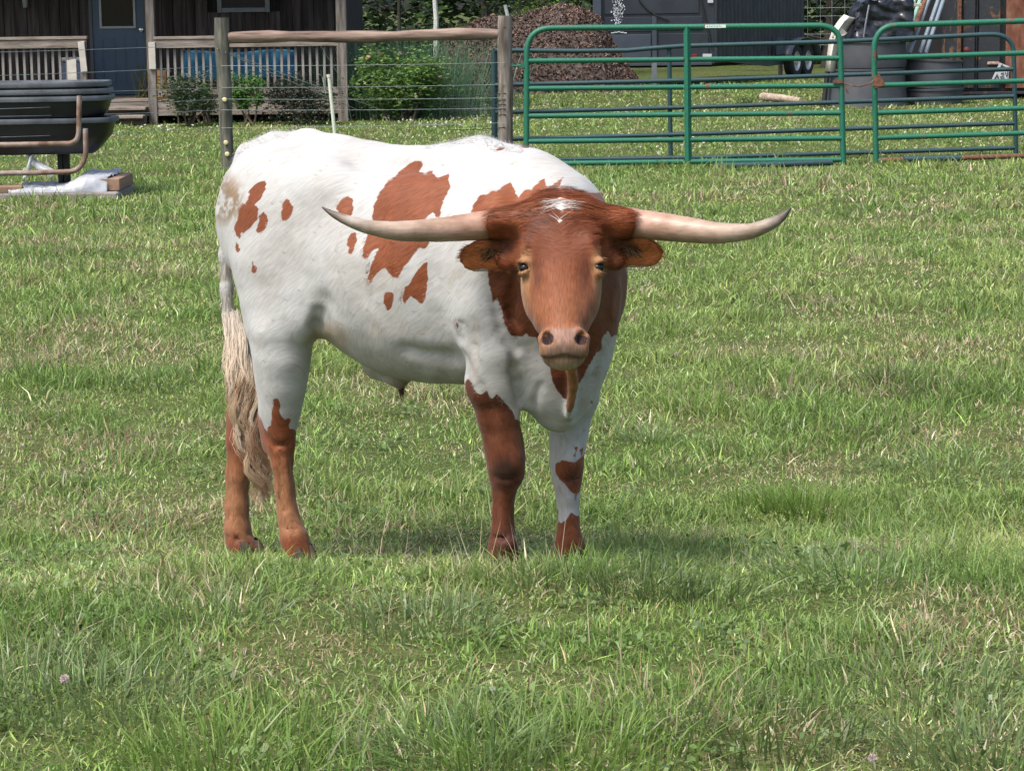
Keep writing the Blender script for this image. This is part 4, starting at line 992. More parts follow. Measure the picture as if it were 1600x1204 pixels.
# pale plastic stake leaning
mb = MB(); a = W(530, 232, 25.0); a[2] = -.1; b = W(514, 121, 25.0); mb.tube([a, a + (b - a) * .5, b], 0, 8, True, [.021, .019, .017]); mb.tube([b, b + np.array([-.005, 0, .03])], .022, 8)
tag(mb.build('fence_stake', simple('pale_plastic', (.50, .55, .42), (.60, .63, .50), 10, .5)), 'thin pale leaning electric fence stake behind the steer\'s back', 'stake')

# green gates
def arc_pts(c, a, b, n=8):
    """quarter bend from a to b around corner c"""
    return [(1 - t) ** 2 * a + 2 * t * (1 - t) * c + t * t * b for t in np.linspace(0, 1, n)]
GY_ = 25.4
gate1 = empty('tube_gate', (*W(1070, 262, GY_)[:2], 0), label='bright green six-bar tube gate hung from the wooden post', cat='gate', group='green tube gates')
def tubeat(P, r, mat, name, par, n=12): mb = MB(); mb.tube(P, r, n); return mb.build(name, mat, par)
Y = GY_
tl, tr = W(823, 44, Y), W(1313, 40, Y)
P = [W(822.5, 256, Y), W(823, 90, Y)] + arc_pts(W(823, 43, Y), W(823, 84, Y), W(866, 44, Y)) + [W(1073, 42.3, Y)] + arc_pts(W(1312, 40, Y), W(1278, 40.2, Y), W(1313, 70, Y)) + [W(1318, 262, Y)]
tubeat(P, .030, M_GREEN2, 'frame', gate1)
for (ya, yb) in ((95.5, 91), (138.5, 134), (181.5, 176.5), (221, 216), (256, 249.5)):
    a = W(826, ya, Y); b = W(1314, yb, Y); m = a + (b - a) * ((1073 - 826) / (1314 - 826))
    o = tubeat([a, m + (a - m) * .02], .027, M_GREEN, 'rail', gate1); o = tubeat([m + (b - m) * .02, b], .027, M_GREEN, 'rail', gate1)
mb = MB(); a = W(1073.5, 42, Y - .01); b = W(1075.5, 254, Y - .01); mb.tube([a, b], .037, 4); mb.build('upright', M_GREEN, gate1)
mb = MB(); mb.box(W(1118, 41.3, Y - .032), (.215, .004, .034)); st_ = mb.build('sticker', simple('sticker_white', (.62, .66, .64), rough=.6), gate1)
mb = MB()
for i, (dx, w_) in enumerate(((-.085, .016), (-.06, .010), (-.045, .012), (-.028, .008), (-.012, .012), (.006, .010), (.022, .012), (.040, .008), (.056, .010))): mb.box(W(1118, 41.3, Y - .0345) + np.array([dx, 0, .002 * math.sin(i * 2)]), (w_ * .6, .002, .014 + .004 * math.sin(i * 3)))
mb.build('sticker_print', simple('print_dark', (.06, .16, .10), rough=.6), st_)
mb = MB(); mb.tube([W(800, 103, FY - .05), W(812, 103, Y), W(823, 102, Y)], .012, 6); mb.box(W(818, 102, Y), (.06, .05, .05)); mb.build('hinge', M_GREEN, gate1)
gate2 = empty('tube_gate', (*W(1480, 262, GY_)[:2], 0), label='second green tube gate with rusty bottom bar, cut by the right edge', cat='gate', group='green tube gates')
Y2 = GY_ + .05
P = [W(1369, 258, Y2), W(1366, 100, Y2)] + arc_pts(W(1366, 41, Y2), W(1366, 78, Y2), W(1402, 39.5, Y2)) + [W(1500, 36.2, Y2), W(1600, 33, Y2), W(1840, 26, Y2)] + arc_pts(W(1880, 24, Y2), W(1850, 25.5, Y2), W(1881, 56, Y2)) + [W(1884, 248, Y2)]
tubeat(P, .030, M_GREEN2, 'frame', gate2)
for (ya, yb, m_) in ((90.5, 83, M_GREEN), (133.5, 126.5, M_GREEN), (176.5, 169, M_GREEN), (215.5, 208, M_GREEN), (251, 243.5, M_RUSTY)):
    a = W(1371, ya, Y2); b = W(1600, yb, Y2); tubeat([a, b, a + (b - a) * (1882 - 1371) / 229], .027, m_, 'rail', gate2)
# rusted latch plate and chain between the gates
chain_o = empty('latch_chain', tuple(W(1345, 262, GY_ - .05) * np.array([1, 1, 0])), label='rusty latch plate and thin chain tying the two green gates together', cat='chain')
mb = MB(); mb.prism([W(1364, 122, Y2 - .04), W(1374, 116, Y2 - .04), W(1384, 134, Y2 - .04), W(1366, 138, Y2 - .04)], (0, .02, 0)); mb.box(W(1372, 132, Y2 - .03), (.11, .03, .03)); mb.build('latch_plate', M_RUST, chain_o)
mb = MB(); mb.box(W(1309, 128, GY_ - .035), (.10, .02, .03)); mb.build('latch_plate', M_RUST, chain_o)
cp = [W(1318, 130, GY_ - .04), W(1330, 134, GY_ - .05), W(1345, 135, GY_ - .05), W(1358, 131, GY_ - .05), W(1366, 126, GY_ - .05)]
mb = MB(); mb.tube(cp, .008, 6); mb.tube([W(1320, 130, GY_ - .045), W(1322, 140, GY_ - .045), W(1326, 147, GY_ - .045)], .006, 5); mb.build('chain_length', M_RUST, chain_o)
# dark teal panel behind
DY = 26.4
panel = empty('corral_panel', (*W(1050, 268, DY)[:2], 0), label='dark teal tube corral panel with a bent top bar behind the green gates', cat='corral panel')
P = [W(800, 79, DY), W(900, 80, DY), W(980, 79, DY), W(1020, 75.5, DY), W(1070, 72, DY), W(1180, 69, DY), W(1300, 65.5, DY), W(1420, 60, DY), W(1530, 54.5, DY)] + arc_pts(W(1582, 52, DY), W(1545, 54, DY), W(1584, 82, DY)) + [W(1588, 264, DY)]
P = [W(774, 79, DY)] + P
tubeat(P, .025, M_TEAL, 'top_bar', panel)
for (ya, ym, yb) in ((133, 125, 108), (176, 167, 150.5), (218, 209, 192.5), (251, 246, 231)): tubeat([W(774, ya, DY), W(1100, ym, DY), W(1586, yb, DY)], .024, M_TEAL, 'bar', panel)
for (xa, ya, xb, yb, r) in ((772, 78, 773, 262, .034), (1045.5, 74, 1048.5, 272, .024)): 
    a = W(xb, yb, DY + .03); tubeat([a, W(xa, ya, DY + .03)], r, M_TEAL, 'upright', panel)
# dark pipe lying in the grass
mb = MB(); mb.tube([W(1120, 277, 25.0) * np.array([1, 1, 0]) + np.array([0, 0, .04]), W(1200, 274, 25.0) * np.array([1, 1, 0]) + np.array([0, 0, .045]), W(1300, 271, 25.1) * np.array([1, 1, 0]) + np.array([0, 0, .05])], .032, 10); tag(mb.build('fallen_pipe', M_TEAL), 'dark pipe lying in the grass under the first green gate', 'pipe', 'dark pipes on the ground')
mb = MB(); mb.tube([W(1412, 268, 25.3) * np.array([1, 1, 0]) + np.array([0, 0, .06]), W(1502, 265, 25.3) * np.array([1, 1, 0]) + np.array([0, 0, .065])], .034, 10); tag(mb.build('fallen_pipe', M_TEAL), 'short dark pipe lying in the grass under the second green gate', 'pipe', 'dark pipes on the ground')

# ================================================================== feed troughs on the left
TY = 22.8
M_POLY = simple('black_poly', (.006, .007, .009), (.011, .013, .016), 6, .42, bump=.1)
M_RIM = simple('worn_poly_rim', (.045, .053, .062), (.11, .125, .14), 5, .5)
M_PIPE = simple('rusty_pipe', (.11, .062, .042), (.22, .145, .105), 7, .8, .1, c3=(.30, .28, .26), thr=(.35, .68))
def trough_mesh(xr, zrim, depth, name, parent, Yc=TY, L=2.6, wd=.80, shrink=.17):
    """long tub along x; xr = right end (world), returns hull"""
    mb = MB(); cx = xr - L / 2; n = 40
    def ring(l, w, z, ex=3.6):
        o = []
        for k in range(n):
            a = 2 * math.pi * k / n; c, s = math.cos(a), math.sin(a)
            o.append((cx + math.copysign(abs(c) ** (2 / ex), c) * l / 2, Yc + math.copysign(abs(s) ** (2 / ex), s) * w / 2, z))
        return o
    R = [ring(L - .04, wd - .04, zrim - .03), ring(L - .02 - shrink * .6, wd - .06, zrim - depth * .5), ring(L - shrink * 2.1, wd * .72, zrim - depth * .9), ring(L - shrink * 2.6, wd * .55, zrim - depth),
         ring(L - shrink * 2.7, wd * .5, zrim - depth + .03), ring(L - shrink * 2.2, wd * .68, zrim - depth * .88), ring(L - .1 - shrink * .6, wd - .12, zrim - depth * .5), ring(L - .13, wd - .13, zrim - .02)]
    vs = sum(R, []); fs = []
    for i in range(len(R) - 1):
        for k in range(n): fs.append((i * n + k, i * n + (k + 1) % n, (i + 1) * n + (k + 1) % n, (i + 1) * n + k))
    fs.append(tuple(3 * n + k for k in range(n))); fs.append(tuple(4 * n + k for k in range(n)))
    mb.add(vs, fs, True); hull = mb.build('hull', M_POLY, parent)
    mb = MB(); R = [ring(L - .13, wd - .13, zrim - .02), ring(L - .12, wd - .12, zrim), ring(L, wd, zrim), ring(L + .012, wd + .012, zrim - .02), ring(L, wd, zrim - .045), ring(L - .05, wd - .05, zrim - .045)]
    vs = sum(R, []); fs = []
    for i in range(len(R) - 1):
        for k in range(n): fs.append((i * n + k, i * n + (k + 1) % n, (i + 1) * n + (k + 1) % n, (i + 1) * n + k))
    mb.add(vs, fs, True); mb.build('rim', M_RIM, parent, 50); return hull
def pz(y, Y=TY, x=90): return W(x, y, Y)[2]
tx = W(176, 130, TY)[0]; tz = pz(127)
base_l = (*W(60, 290, TY)[:2], 0)
tlow = empty('feed_trough', base_l, label='lowest black plastic feed trough on a bent pipe frame beside the slab', cat='feed trough', group='stacked feed troughs')
trough_mesh(W(183, 185, TY)[0], pz(183), .335, 't', tlow)
for k, (dz, lab) in enumerate(((.065 * 2, 'black feed trough with its own pipe leg, bottom of the nested upper pile'), (.065, 'black feed trough nested in the middle of the upper pile'), (0, 'topmost black feed trough of the pile, open and empty'))):
    t = empty('feed_trough', base_l, label=lab, cat='feed trough', group='stacked feed troughs'); trough_mesh(tx - .012 * k, tz - dz, .30 if k == 0 else .28, 't', t)
    if k == 0:
        yf = TY - .44; mb = MB(); mb.tube([W(124, 150, yf), W(123.5, 180, yf), W(123, 207, yf)] + arc_pts(W(122, 225, yf), W(123, 207, yf), W(104, 224.5, yf)) + [W(50, 225.5, yf), W(-140, 229, yf)], .024, 12); mb.build('pipe_leg', M_PIPE, t)
yf = TY - .58; mb = MB(); mb.tube([W(133.5, 201, yf), W(134, 225, yf), W(134, 238, yf)] + arc_pts(W(131, 268, yf), W(134, 238, yf), W(106, 268.5, yf)) + [W(50, 270, yf), W(-140, 273, yf)], .024, 12); mb.build('pipe_leg', M_PIPE, tlow)
yf = TY + .25
for x, yy_ in ((94, yf), (104, yf), (-235, TY - .3), (-235, TY + .25)):
    p_ = W(x, 240, yy_); mb = MB(); mb.tube([(p_[0], yy_, .40), (p_[0], yy_, -.05)], .03, 8); mb.build('back_leg', M_POLY, tlow)
# slab, plank, plastic sheet
M_CONC = simple('old_concrete', (.17, .15, .14), (.26, .24, .22), 7, .9, bump=.5)
mb = MB(); a = W(-60, 300, TY - .3); b = W(190, 284, TY - .3); c = (a + b) / 2; hh = .10; mb.box((c[0], TY - .05, -.035 + hh / 2), (b[0] - a[0], 1.0, hh), bev=.015)
slab = mb.build('concrete_slab', M_CONC); tag(slab, 'grey concrete slab on the ground under the feed troughs', 'slab')
mb = MB(); mb.box((W(178, 265, TY)[0] + .02, TY - .05, .125), (.20, .8, .11), bev=.006); tag(mb.build('timber_block', simple('timber_block', (.22, .13, .085), (.33, .21, .14), 8, .85, bump=.4, stretch=(1, .15, 1))), 'short brown timber block at the right end of the slab', 'timber')
mb = MB(); mb.box((W(22, 285, TY)[0], TY - .38, .095), (.30, .16, .06), Matrix.Rotation(.1, 3, 'Z'), .006); tag(mb.build('timber_offcut', bpy.data.materials['timber_block']), 'small brown timber offcut lying on the slab at the far left', 'timber')
# white plastic sheet, crumpled over the slab
nx, ny = 60, 26; xs = np.linspace(W(30, 280, TY)[0], W(181, 270, TY)[0], nx); ys = np.linspace(TY - .52, TY + .35, ny); XX, YY = np.meshgrid(xs, ys, indexing='ij')
ZZ = .08 + .11 * sst(W(100, 280, TY)[0], W(140, 280, TY)[0], XX) * sst(TY - .56, TY - .4, YY) + .055 * fbm(XX * 6, YY * 9, 3) * 1.2 + .03 * fbm(XX * 22, YY * 18, 2) - .10 * (1 - sst(TY - .55, TY - .42, YY)) - .03
XX = XX + .06 * (fbm(XX * 3 + 8, YY * 5) - .5); me = np_mesh('plastic_sheet', np.stack([XX, YY, ZZ], -1).reshape(-1, 3), [(i * ny + j, (i + 1) * ny + j, (i + 1) * ny + j + 1, i * ny + j + 1) for i in range(nx - 1) for j in range(ny - 1)])
M_SHEET = simple('white_plastic', (.34, .36, .39), (.50, .52, .54), 9, .45, bump=.3); o = link_mesh('plastic_sheet', me, M_SHEET, None, True); sm = o.modifiers.new('t', 'SOLIDIFY'); sm.thickness = .004
tag(o, 'crumpled white plastic sheet spread over the slab', 'plastic sheet')
mb = MB(); a = W(40, 241, TY - .2); nP = 12
vs = []; 
for i in range(nP):
    t = i / (nP - 1); p = W(44 + 42 * t, 242 + 30 * t ** .7, TY - .2 - .1 * t); w_ = .012 + .02 * t; vs += [p + np.array([w_, 0, .02]), p - np.array([w_, 0.03, .03])]
mb.add(vs, [(2 * i, 2 * i + 1, 2 * i + 3, 2 * i + 2) for i in range(nP - 1)], True)
vs = []
for i in range(nP):
    t = i / (nP - 1); p = W(50 - 10 * t, 244 + 36 * t, TY - .25 - .1 * t); w_ = .012 + .014 * t; vs += [p + np.array([w_, 0, .02]), p - np.array([w_, 0.03, .0])]
mb.add(vs, [(2 * i, 2 * i + 1, 2 * i + 3, 2 * i + 2) for i in range(nP - 1)], True)
o = mb.build('plastic_strip', M_SHEET); o.modifiers.new('t', 'SOLIDIFY').thickness = .005; tag(o, 'torn white plastic strip hanging from the lowest trough to the slab', 'plastic strip')
# ================================================================== cabin with porch
PY, WY = 36.4, 38.0
M_PLANK = [wood_mat('dark_board_%d' % i, tuple(c * k for c in (.028, .022, .020)), tuple(c * k for c in (.050, .041, .037)), tuple(c * k for c in (.080, .068, .062)), 5, (1, 1, .08)) for i, k in enumerate((.75, 1.0, 1.35))]
M_PORCH = wood_mat('porch_wood', (.13, .108, .09), (.225, .19, .16), (.32, .275, .235), 6, (.15, 1, 1))
M_PORCHV = wood_mat('porch_post_wood', (.10, .085, .075), (.17, .15, .132), (.24, .215, .19), 6, (1, 1, .12))
M_BAL = wood_mat('baluster_wood', (.13, .12, .11), (.20, .188, .175), (.28, .265, .245), 6, (1, 1, .15))
M_DOOR = simple('blue_door_paint', (.038, .072, .115), (.046, .084, .13), 4, .45)
M_TRIM = simple('grey_trim', (.30, .32, .31), (.38, .40, .39), 6, .5)
M_GLASS = None
def glass_dark(name='dark_glass', c=(.012, .016, .016)):
    m, nt, b, o = newmat(name); b.inputs['Base Color'].default_value = (*c, 1); b.inputs['Roughness'].default_value = .04; b.inputs['Specular IOR Level'].default_value = .6; return m
M_GLASS = glass_dark()
house = empty('cabin', (*W(240, 185, WY)[:2], 0), label='dark board-walled cabin with a railed porch and blue door', cat='cabin')
xL = W(-160, 100, WY)[0]; xR = W(541, 100, WY)[0]; dl, dr = W(143, 100, WY)[0], W(233, 100, WY)[0]; deckz = W(190, 149, WY)[2]
wl, wr = W(340, 0, WY)[0], W(421, 0, WY)[0]; wz0 = W(380, 19, WY)[2]; top = 3.3
x = xL; i = 0
prng = random.Random(4)
while x < xR - .02:
    w_ = prng.uniform(.14, .21); x2 = min(x + w_, xR)
    for (z0, z1) in (((deckz - .3, top),) if (x2 < wl - .02 or x > wr + .02) else ((deckz - .3, wz0), (wz0 + 1.05, top))):
        if x2 > dl + .04 and x < dr - .04: z0 = deckz + 2.06
        mb = MB(); mb.box(((x + x2) / 2, WY + prng.uniform(-.008, .008), (z0 + z1) / 2), (x2 - x - .008, .03, z1 - z0)); mb.build('plank', M_PLANK[prng.choice([0, 0, 1, 1, 2])], house)
    x = x2; i += 1
mb = MB(); mb.box(((xL + xR) / 2, WY + 2.6, 1.6), (xR - xL - .05, 5.0, 3.3)); mb.build('inner_wall', M_PLANK[0], house)
# roof over porch and main roof
M_ROOF = simple('metal_roof', (.10, .10, .105), (.15, .15, .155), 3, .5)
mb = MB(); mb.prism([(xL - .4, PY - .5, 2.55), (xL - .4, WY + .1, 3.0), (xL - .4, WY + .1, 3.1), (xL - .4, PY - .5, 2.65)], (xR - xL + .8, 0, 0)); mb.build('porch_roof', M_ROOF, house)
mb = MB(); mb.prism([(xL - .5, WY - .3, 3.25), (xL - .5, WY + 2.6, 4.9), (xL - .5, WY + 5.6, 3.25), (xL - .5, WY + 5.6, 3.4), (xL - .5, WY + 2.6, 5.05), (xL - .5, WY - .3, 3.4)], (xR - xL + 1, 0, 0)); mb.build('roof', M_ROOF, house)
# door
mb = MB(); mb.box(((dl + dr) / 2, WY - .02, deckz + 1.02), (dr - dl - .10, .045, 2.02)); door = mb.build('door', M_DOOR, house)
for s in (-1, 1):
    mb = MB(); mb.box(((dl + dr) / 2 + s * ((dr - dl) / 2 - .022), WY - .03, deckz + 1.03), (.05, .07, 2.06)); mb.build('door_jamb', simple('jamb', (.075, .08, .085), rough=.6) if s < 0 else bpy.data.materials['jamb'], house)
g0, g1, gb = W(157, 40, WY)[0], W(213, 40, WY)[0], W(185, 43, WY)[2]
mb = MB(); mb.box(((g0 + g1) / 2, WY - .047, gb + .45), (g1 - g0 - .05, .006, .86)); mb.build('pane', M_GLASS, door)
mb = MB(); fz = gb + .45
for (cx, cz, sx, sz) in ((g0 + .015, fz, .035, .93), (g1 - .015, fz, .035, .93), ((g0 + g1) / 2, gb, (g1 - g0) - .06, .035), ((g0 + g1) / 2, gb + .90, (g1 - g0) - .06, .035)): mb.box((cx, WY - .055, cz), (sx, .03, sz), bev=.004)
mb.build('pane_frame', M_TRIM, door)
for (a, b) in ((160, 179), (195, 213)):
    xa, xb = W(a, 60, WY)[0], W(b, 60, WY)[0]; za, zb = W(a, 61, WY)[2], W(a, 128, WY)[2]; mb = MB()
    for (cx, cz, sx, sz) in (((xa + xb) / 2, za, xb - xa, .016), ((xa + xb) / 2, zb, xb - xa, .016), (xa, (za + zb) / 2, .016, za - zb - .02), (xb, (za + zb) / 2, .016, za - zb - .02)): mb.box((cx, WY - .046, cz), (sx, .012, sz))
    mb.build('door_panel', M_DOOR, door)
mb = MB(); mb.lathe([(0, 0), (.028, 0), (.028, .008), (.012, .014), (.012, .035), (.03, .045), (.03, .065), (0, .075)], W(222, 47, WY) * np.array([1, 0, 1]) + np.array([0, WY - .043, 0]), 14, Matrix.Rotation(math.pi / 2, 3, 'X')); mb.build('knob', simple('chrome', (.65, .67, .68), rough=.2, metal=.9), door)
# window
mb = MB(); cz = wz0 + .52
for (cx, c_z, sx, sz) in ((wl + .03, cz, .07, 1.06), (wr - .03, cz, .07, 1.06), ((wl + wr) / 2, wz0 + .03, wr - wl - .13, .07), ((wl + wr) / 2, wz0 + 1.01, wr - wl - .13, .07)): mb.box((cx, WY - .035, c_z), (sx, .05, sz), bev=.005)
win = mb.build('window', simple('window_grey', (.13, .14, .15), (.18, .19, .20), 6, .5), house)
mb = MB(); mb.box(((wl + wr) / 2, WY + .0, cz), (wr - wl - .12, .008, .98)); mb.build('pane', glass_dark('window_glass', (.010, .014, .022)), win)
# wall lamp
mb = MB(); c = W(39.5, 6, WY - .08); mb.lathe([(0, -.07), (.035, -.06), (.045, .02), (.04, .09), (.015, .12), (0, .12)], c, 12); mb.box(c + np.array([0, .05, .06]), (.05, .08, .05)); mb.build('wall_lamp', simple('lamp_grey', (.22, .23, .25), rough=.4), house)
# deck
x0 = xL - .1; nb = 9
for k in range(nb):
    yy = PY - .05 + (WY - PY) * (k + .5) / nb; mb = MB(); mb.box(((xL + xR) / 2, yy, deckz - .02), (xR - xL, (WY - PY) / nb - .012, .035)); mb.build('deck_board', M_PORCH, house)
mb = MB(); mb.box(((xL + xR) / 2, PY - .02, deckz - .15), (xR - xL, .04, .20)); mb.build('fascia', M_PORCH, house)
# steps
sx0, sx1 = W(140, 170, PY)[0], W(232, 170, PY)[0]
for k, (dz, yo) in enumerate(((.11, .28), (.22, .56))):
    mb = MB(); mb.box(((sx0 + sx1) / 2, PY - yo + .12, deckz - dz - .02), (sx1 - sx0, .30, .04), bev=.004); mb.build('step_tread', M_PORCH, house)
    mb = MB(); mb.box(((sx0 + sx1) / 2, PY - yo + .24, (deckz - dz - .04) / 2), (sx1 - sx0 - .04, .03, max(.05, deckz - dz - .04))); mb.build('step_riser', M_PORCH, house)
# posts
for (px, w_, mt) in ((236, .125, M_PORCHV), (534, .15, M_PORCHV), (-150, .13, M_PORCHV)):
    c = W(px, 60, PY); mb = MB(); mb.box((c[0], PY, 1.3), (w_, w_, 2.62), bev=.006); p_ = mb.build('porch_post', mt, house)
    if px == 236:
        mb = MB(); z0, z1 = W(px, 108, PY)[2], W(px, 66, PY)[2]; mb.box((c[0] + .02, PY - .085, (z0 + z1) / 2), (.10, .04, z1 - z0), bev=.004); mb.build('pale_board', simple('pale_timber', (.42, .39, .34), (.52, .49, .43), 8, .8), p_)
c = W(133, 100, PY - .0); z1 = W(133, 64, PY)[2]; mb = MB(); mb.box((c[0] - .01, PY - .06, (deckz + z1) / 2 - .1), (.085, .09, z1 - deckz + .2), bev=.005); nw = mb.build('newel_post', M_PORCHV, house)
z0 = W(133, 111, PY)[2]; mb = MB(); mb.box((c[0] - .01, PY - .125, (z0 + z1) / 2 - .01), (.095, .035, z1 - z0), Matrix.Rotation(math.radians(-4), 3, 'Y'), .004); mb.build('pale_board', bpy.data.materials['pale_timber'], nw)
# railings
def railing(xa, xb, y_top, y_bot, bal_px, extra=True):
    zt = W((xa + xb) / 2, y_top, PY)[2]; zb = W((xa + xb) / 2, y_bot, PY)[2]; X0, X1 = W(xa, 60, PY)[0], W(xb, 60, PY)[0]
    mb = MB(); mb.box(((X0 + X1) / 2, PY - .02, zt + .02), (X1 - X0, .15, .045), bev=.005); mb.box(((X0 + X1) / 2, PY - .06, zt - .068), (X1 - X0 - .02, .035, .12), bev=.004)
    mb.box(((X0 + X1) / 2, PY - .02, deckz + .09), (X1 - X0 - .02, .04, .08)); r_ = mb.build('railing', M_PORCH, house); first = None
    for px in bal_px:
        X = W(px, 100, PY)[0]
        if first is None:
            mb = MB(); mb.box((0, 0, 0), (.038, .038, zt - .10 - deckz - .05), bev=.004); first = mb.build('baluster', M_BAL, r_); b = first
        else:
            b = first.copy(); COL.objects.link(b); b.parent = r_
        b.location = (X, PY + .0, (zt - .10 + deckz + .05) / 2); b.rotation_euler = (0, prng.uniform(-.012, .012), 0)
railing(-150, 137, 63, 76, [5 + 11.15 * k for k in range(-13, 12)])
railing(241, 530, 60, 74, [251.6 + 11.1 * k for k in range(0, 25)])
# things on the porch
def boxy(name, x0, y0, x1, y1, Y, dep, mat, label, cat, zmin=None, bev=.01, **k):
    a = W(x0, y1, Y); b = W(x1, y0, Y); z0 = a[2] if zmin is None else zmin; mb = MB(); mb.box(((a[0] + b[0]) / 2, Y + dep / 2, (z0 + b[2]) / 2), (b[0] - a[0], dep, b[2] - z0), bev=bev); o = mb.build(name, mat); tag(o, label, cat); return o
cool = empty('cooler', (*W(110, 120, PY + .5)[:2], deckz), label='pale blue cooler box behind the left porch railing', cat='cooler')
a = W(95, 126, PY + .4); b = W(128, 97, PY + .4); mb = MB(); mb.box(((a[0] + b[0]) / 2, PY + .6, (deckz + b[2]) / 2), (b[0] - a[0], .36, b[2] - deckz), bev=.02); mb.build('tub', simple('cooler_blue', (.10, .15, .22), (.14, .19, .26), 5, .5), cool)
mb = MB(); mb.box(((a[0] + b[0]) / 2, PY + .6, b[2] + .035), (b[0] - a[0] + .03, .39, .065), bev=.02); mb.build('lid', simple('cooler_lid', (.34, .38, .42), (.42, .46, .50), 5, .5), cool)
mb = MB(); zb = 0.0; a = W(106, 130, PY - .9); b = W(118.5, 92, PY - .9); mb.prism([(a[0], PY - .9, zb), (b[0], PY - .9, zb), (b[0], PY - .9, b[2]), (a[0], PY - .9, b[2] - .02)], (0, .04, 0)); tag(mb.build('upright_board', bpy.data.materials['pale_timber']), 'pale board standing upright in front of the left railing', 'board')
cr = empty('wooden_crate', (*W(250, 120, PY + .3)[:2], deckz), label='orange-brown slatted crate beside the porch post', cat='crate'); a = W(242, 131, PY + .25); b = W(259, 110, PY + .25); M_OR = simple('orange_wood', (.38, .19, .06), (.50, .27, .10), 9, .8, stretch=(.2, 1, 1))
for k in range(4):
    hz = (b[2] - deckz) / 4; mb = MB(); mb.box(((a[0] + b[0]) / 2, PY + .4, deckz + hz * (k + .5)), (b[0] - a[0], .26, hz - .012), bev=.004); mb.build('slat', M_OR, cr)
# blue cloth with orange fringe hung behind the right railing
nx, nz = 90, 12; xs = np.linspace(W(284, 90, PY + .25)[0], W(462, 90, PY + .25)[0], nx); zt, zb = W(370, 80, PY + .25)[2], W(370, 124, PY + .25)[2]; XX, ZZ = np.meshgrid(xs, np.linspace(zt, zb, nz), indexing='ij')
YY = PY + .25 + .03 * np.sin(XX * 14) + .02 * np.sin(XX * 31 + ZZ * 4); ZZ = ZZ + .02 * np.sin(XX * 5); me = np_mesh('banner', np.stack([XX, YY, ZZ], -1).reshape(-1, 3), [(i * nz + j, (i + 1) * nz + j, (i + 1) * nz + j + 1, i * nz + j + 1) for i in range(nx - 1) for j in range(nz - 1)])
ban = empty('hung_cloth', (float(xs.mean()), PY + .25, deckz), label='bright blue cloth with rust-orange fringe hung behind the right porch railing', cat='cloth')
o = link_mesh('cloth', me, simple('blue_cloth', (.02, .14, .30), (.05, .24, .40), 3, .8, c3=(.03, .10, .26), thr=(.3, .7)), ban, True); o.modifiers.new('t', 'SOLIDIFY').thickness = .006
fr = None
for k in range(34):
    x = xs[0] + (xs[-1] - xs[0]) * (k + .5) / 34
    if fr is None:
        mb = MB(); mb.prism([(-.022, 0, 0), (.022, 0, 0), (.012, 0, -.085), (-.008, 0, -.10)], (0, .012, 0)); fr = mb.build('fringe', simple('rust_cloth', (.20, .055, .02), (.38, .13, .03), 1.2, .9), ban); f = fr
    else: f = fr.copy(); COL.objects.link(f); f.parent = ban
    f.location = (x, PY + .205 + .03 * math.sin(x * 14), zt + .06 + .02 * math.sin(x * 5)); f.scale = (1, 1, prng.uniform(.7, 1.25))
# ================================================================== black trailer (rear face towards us, ribbed side running back)
BY = 49.5
M_BLK = simple('trailer_black', (.020, .025, .033), (.030, .036, .046), 2.5, .35)
M_BLK2 = simple('trailer_grey', (.040, .052, .068), (.055, .068, .085), 2.5, .35)
M_DRK = simple('under_black', (.008, .008, .009), None, rough=.7)
trl = empty('enclosed_trailer', (*W(1050, 135, BY)[:2], 0), label='black enclosed trailer with ribbed side and twin wheels', cat='trailer')
xa, xb = W(931, 50, BY)[0], W(1116, 50, BY)[0]; zb = W(1000, 101, BY)[2]; zt = 2.75
far = W(1256, 50, BY + 4.6); side_v = np.array([far[0] - xb, 4.6, 0.0]); SL = np.linalg.norm(side_v); sd = side_v / SL; nrm = np.array([sd[1], -sd[0], 0])
# box shell
mb = MB(); q = [np.array([xa, BY, zb]), np.array([xb, BY, zb]), np.array([xb, BY, zb]) + side_v, np.array([xa, BY, zb]) + side_v]; mb.prism(q, (0, 0, zt - zb)); mb.build('shell', M_BLK, trl)
# rear face panels
def face(x0, y0, x1, y1, d, mat, name, par=trl, zcap=None):
    a = W(x0, y1, BY); b = W(x1, y0, BY); z1 = b[2] if zcap is None else zcap; mb = MB(); mb.box(((a[0] + b[0]) / 2, BY - d / 2 - .001, (a[2] + z1) / 2), (b[0] - a[0], d, z1 - a[2]), bev=.006); return mb.build(name, mat, par)
face(927, 0, 939, 101, .10, M_BLK2, 'corner_post', zcap=zt)
face(942, 54, 1017, 99, .03, M_BLK2, 'rear_panel'); face(1029, 52, 1107, 94, .03, M_BLK, 'rear_panel'); face(944, 27, 1020, 50, .02, M_BLK, 'rear_panel'); face(1026, 26, 1098, 48, .02, M_BLK, 'rear_panel'); face(944, -60, 1092, 23, .02, M_BLK, 'rear_panel')
face(1019, 25, 1026, 100, .05, M_BLK2, 'hinge_post')
mb = MB(); mb.tube([W(1093, -40, BY - .03), W(1095, 0, BY - .04), W(1101, 25, BY - .04), W(1107, 50, BY - .04), W(1111, 72, BY - .04)], .022, 8); mb.build('curved_seal', M_DRK, trl)
mb = MB(); mb.tube([W(998, 0, BY - .05), W(1010, 14, BY - .05), W(1025, 25, BY - .05), W(1045, 32, BY - .05)], .016, 6); mb.build('cable', M_DRK, trl)
face(939, 97, 1112, 104, .06, M_BLK2, 'bumper')
mb = MB(); a = W(1022, 100, BY - .1); b = W(1023, 148, BY - .1); mb.box((a[0], BY - .15, a[2] / 2 + .0), (.10, .10, a[2] + .04)); mb.build('jack_leg', simple('jack_grey', (.10, .115, .13), (.14, .155, .17), 6, .6), trl)
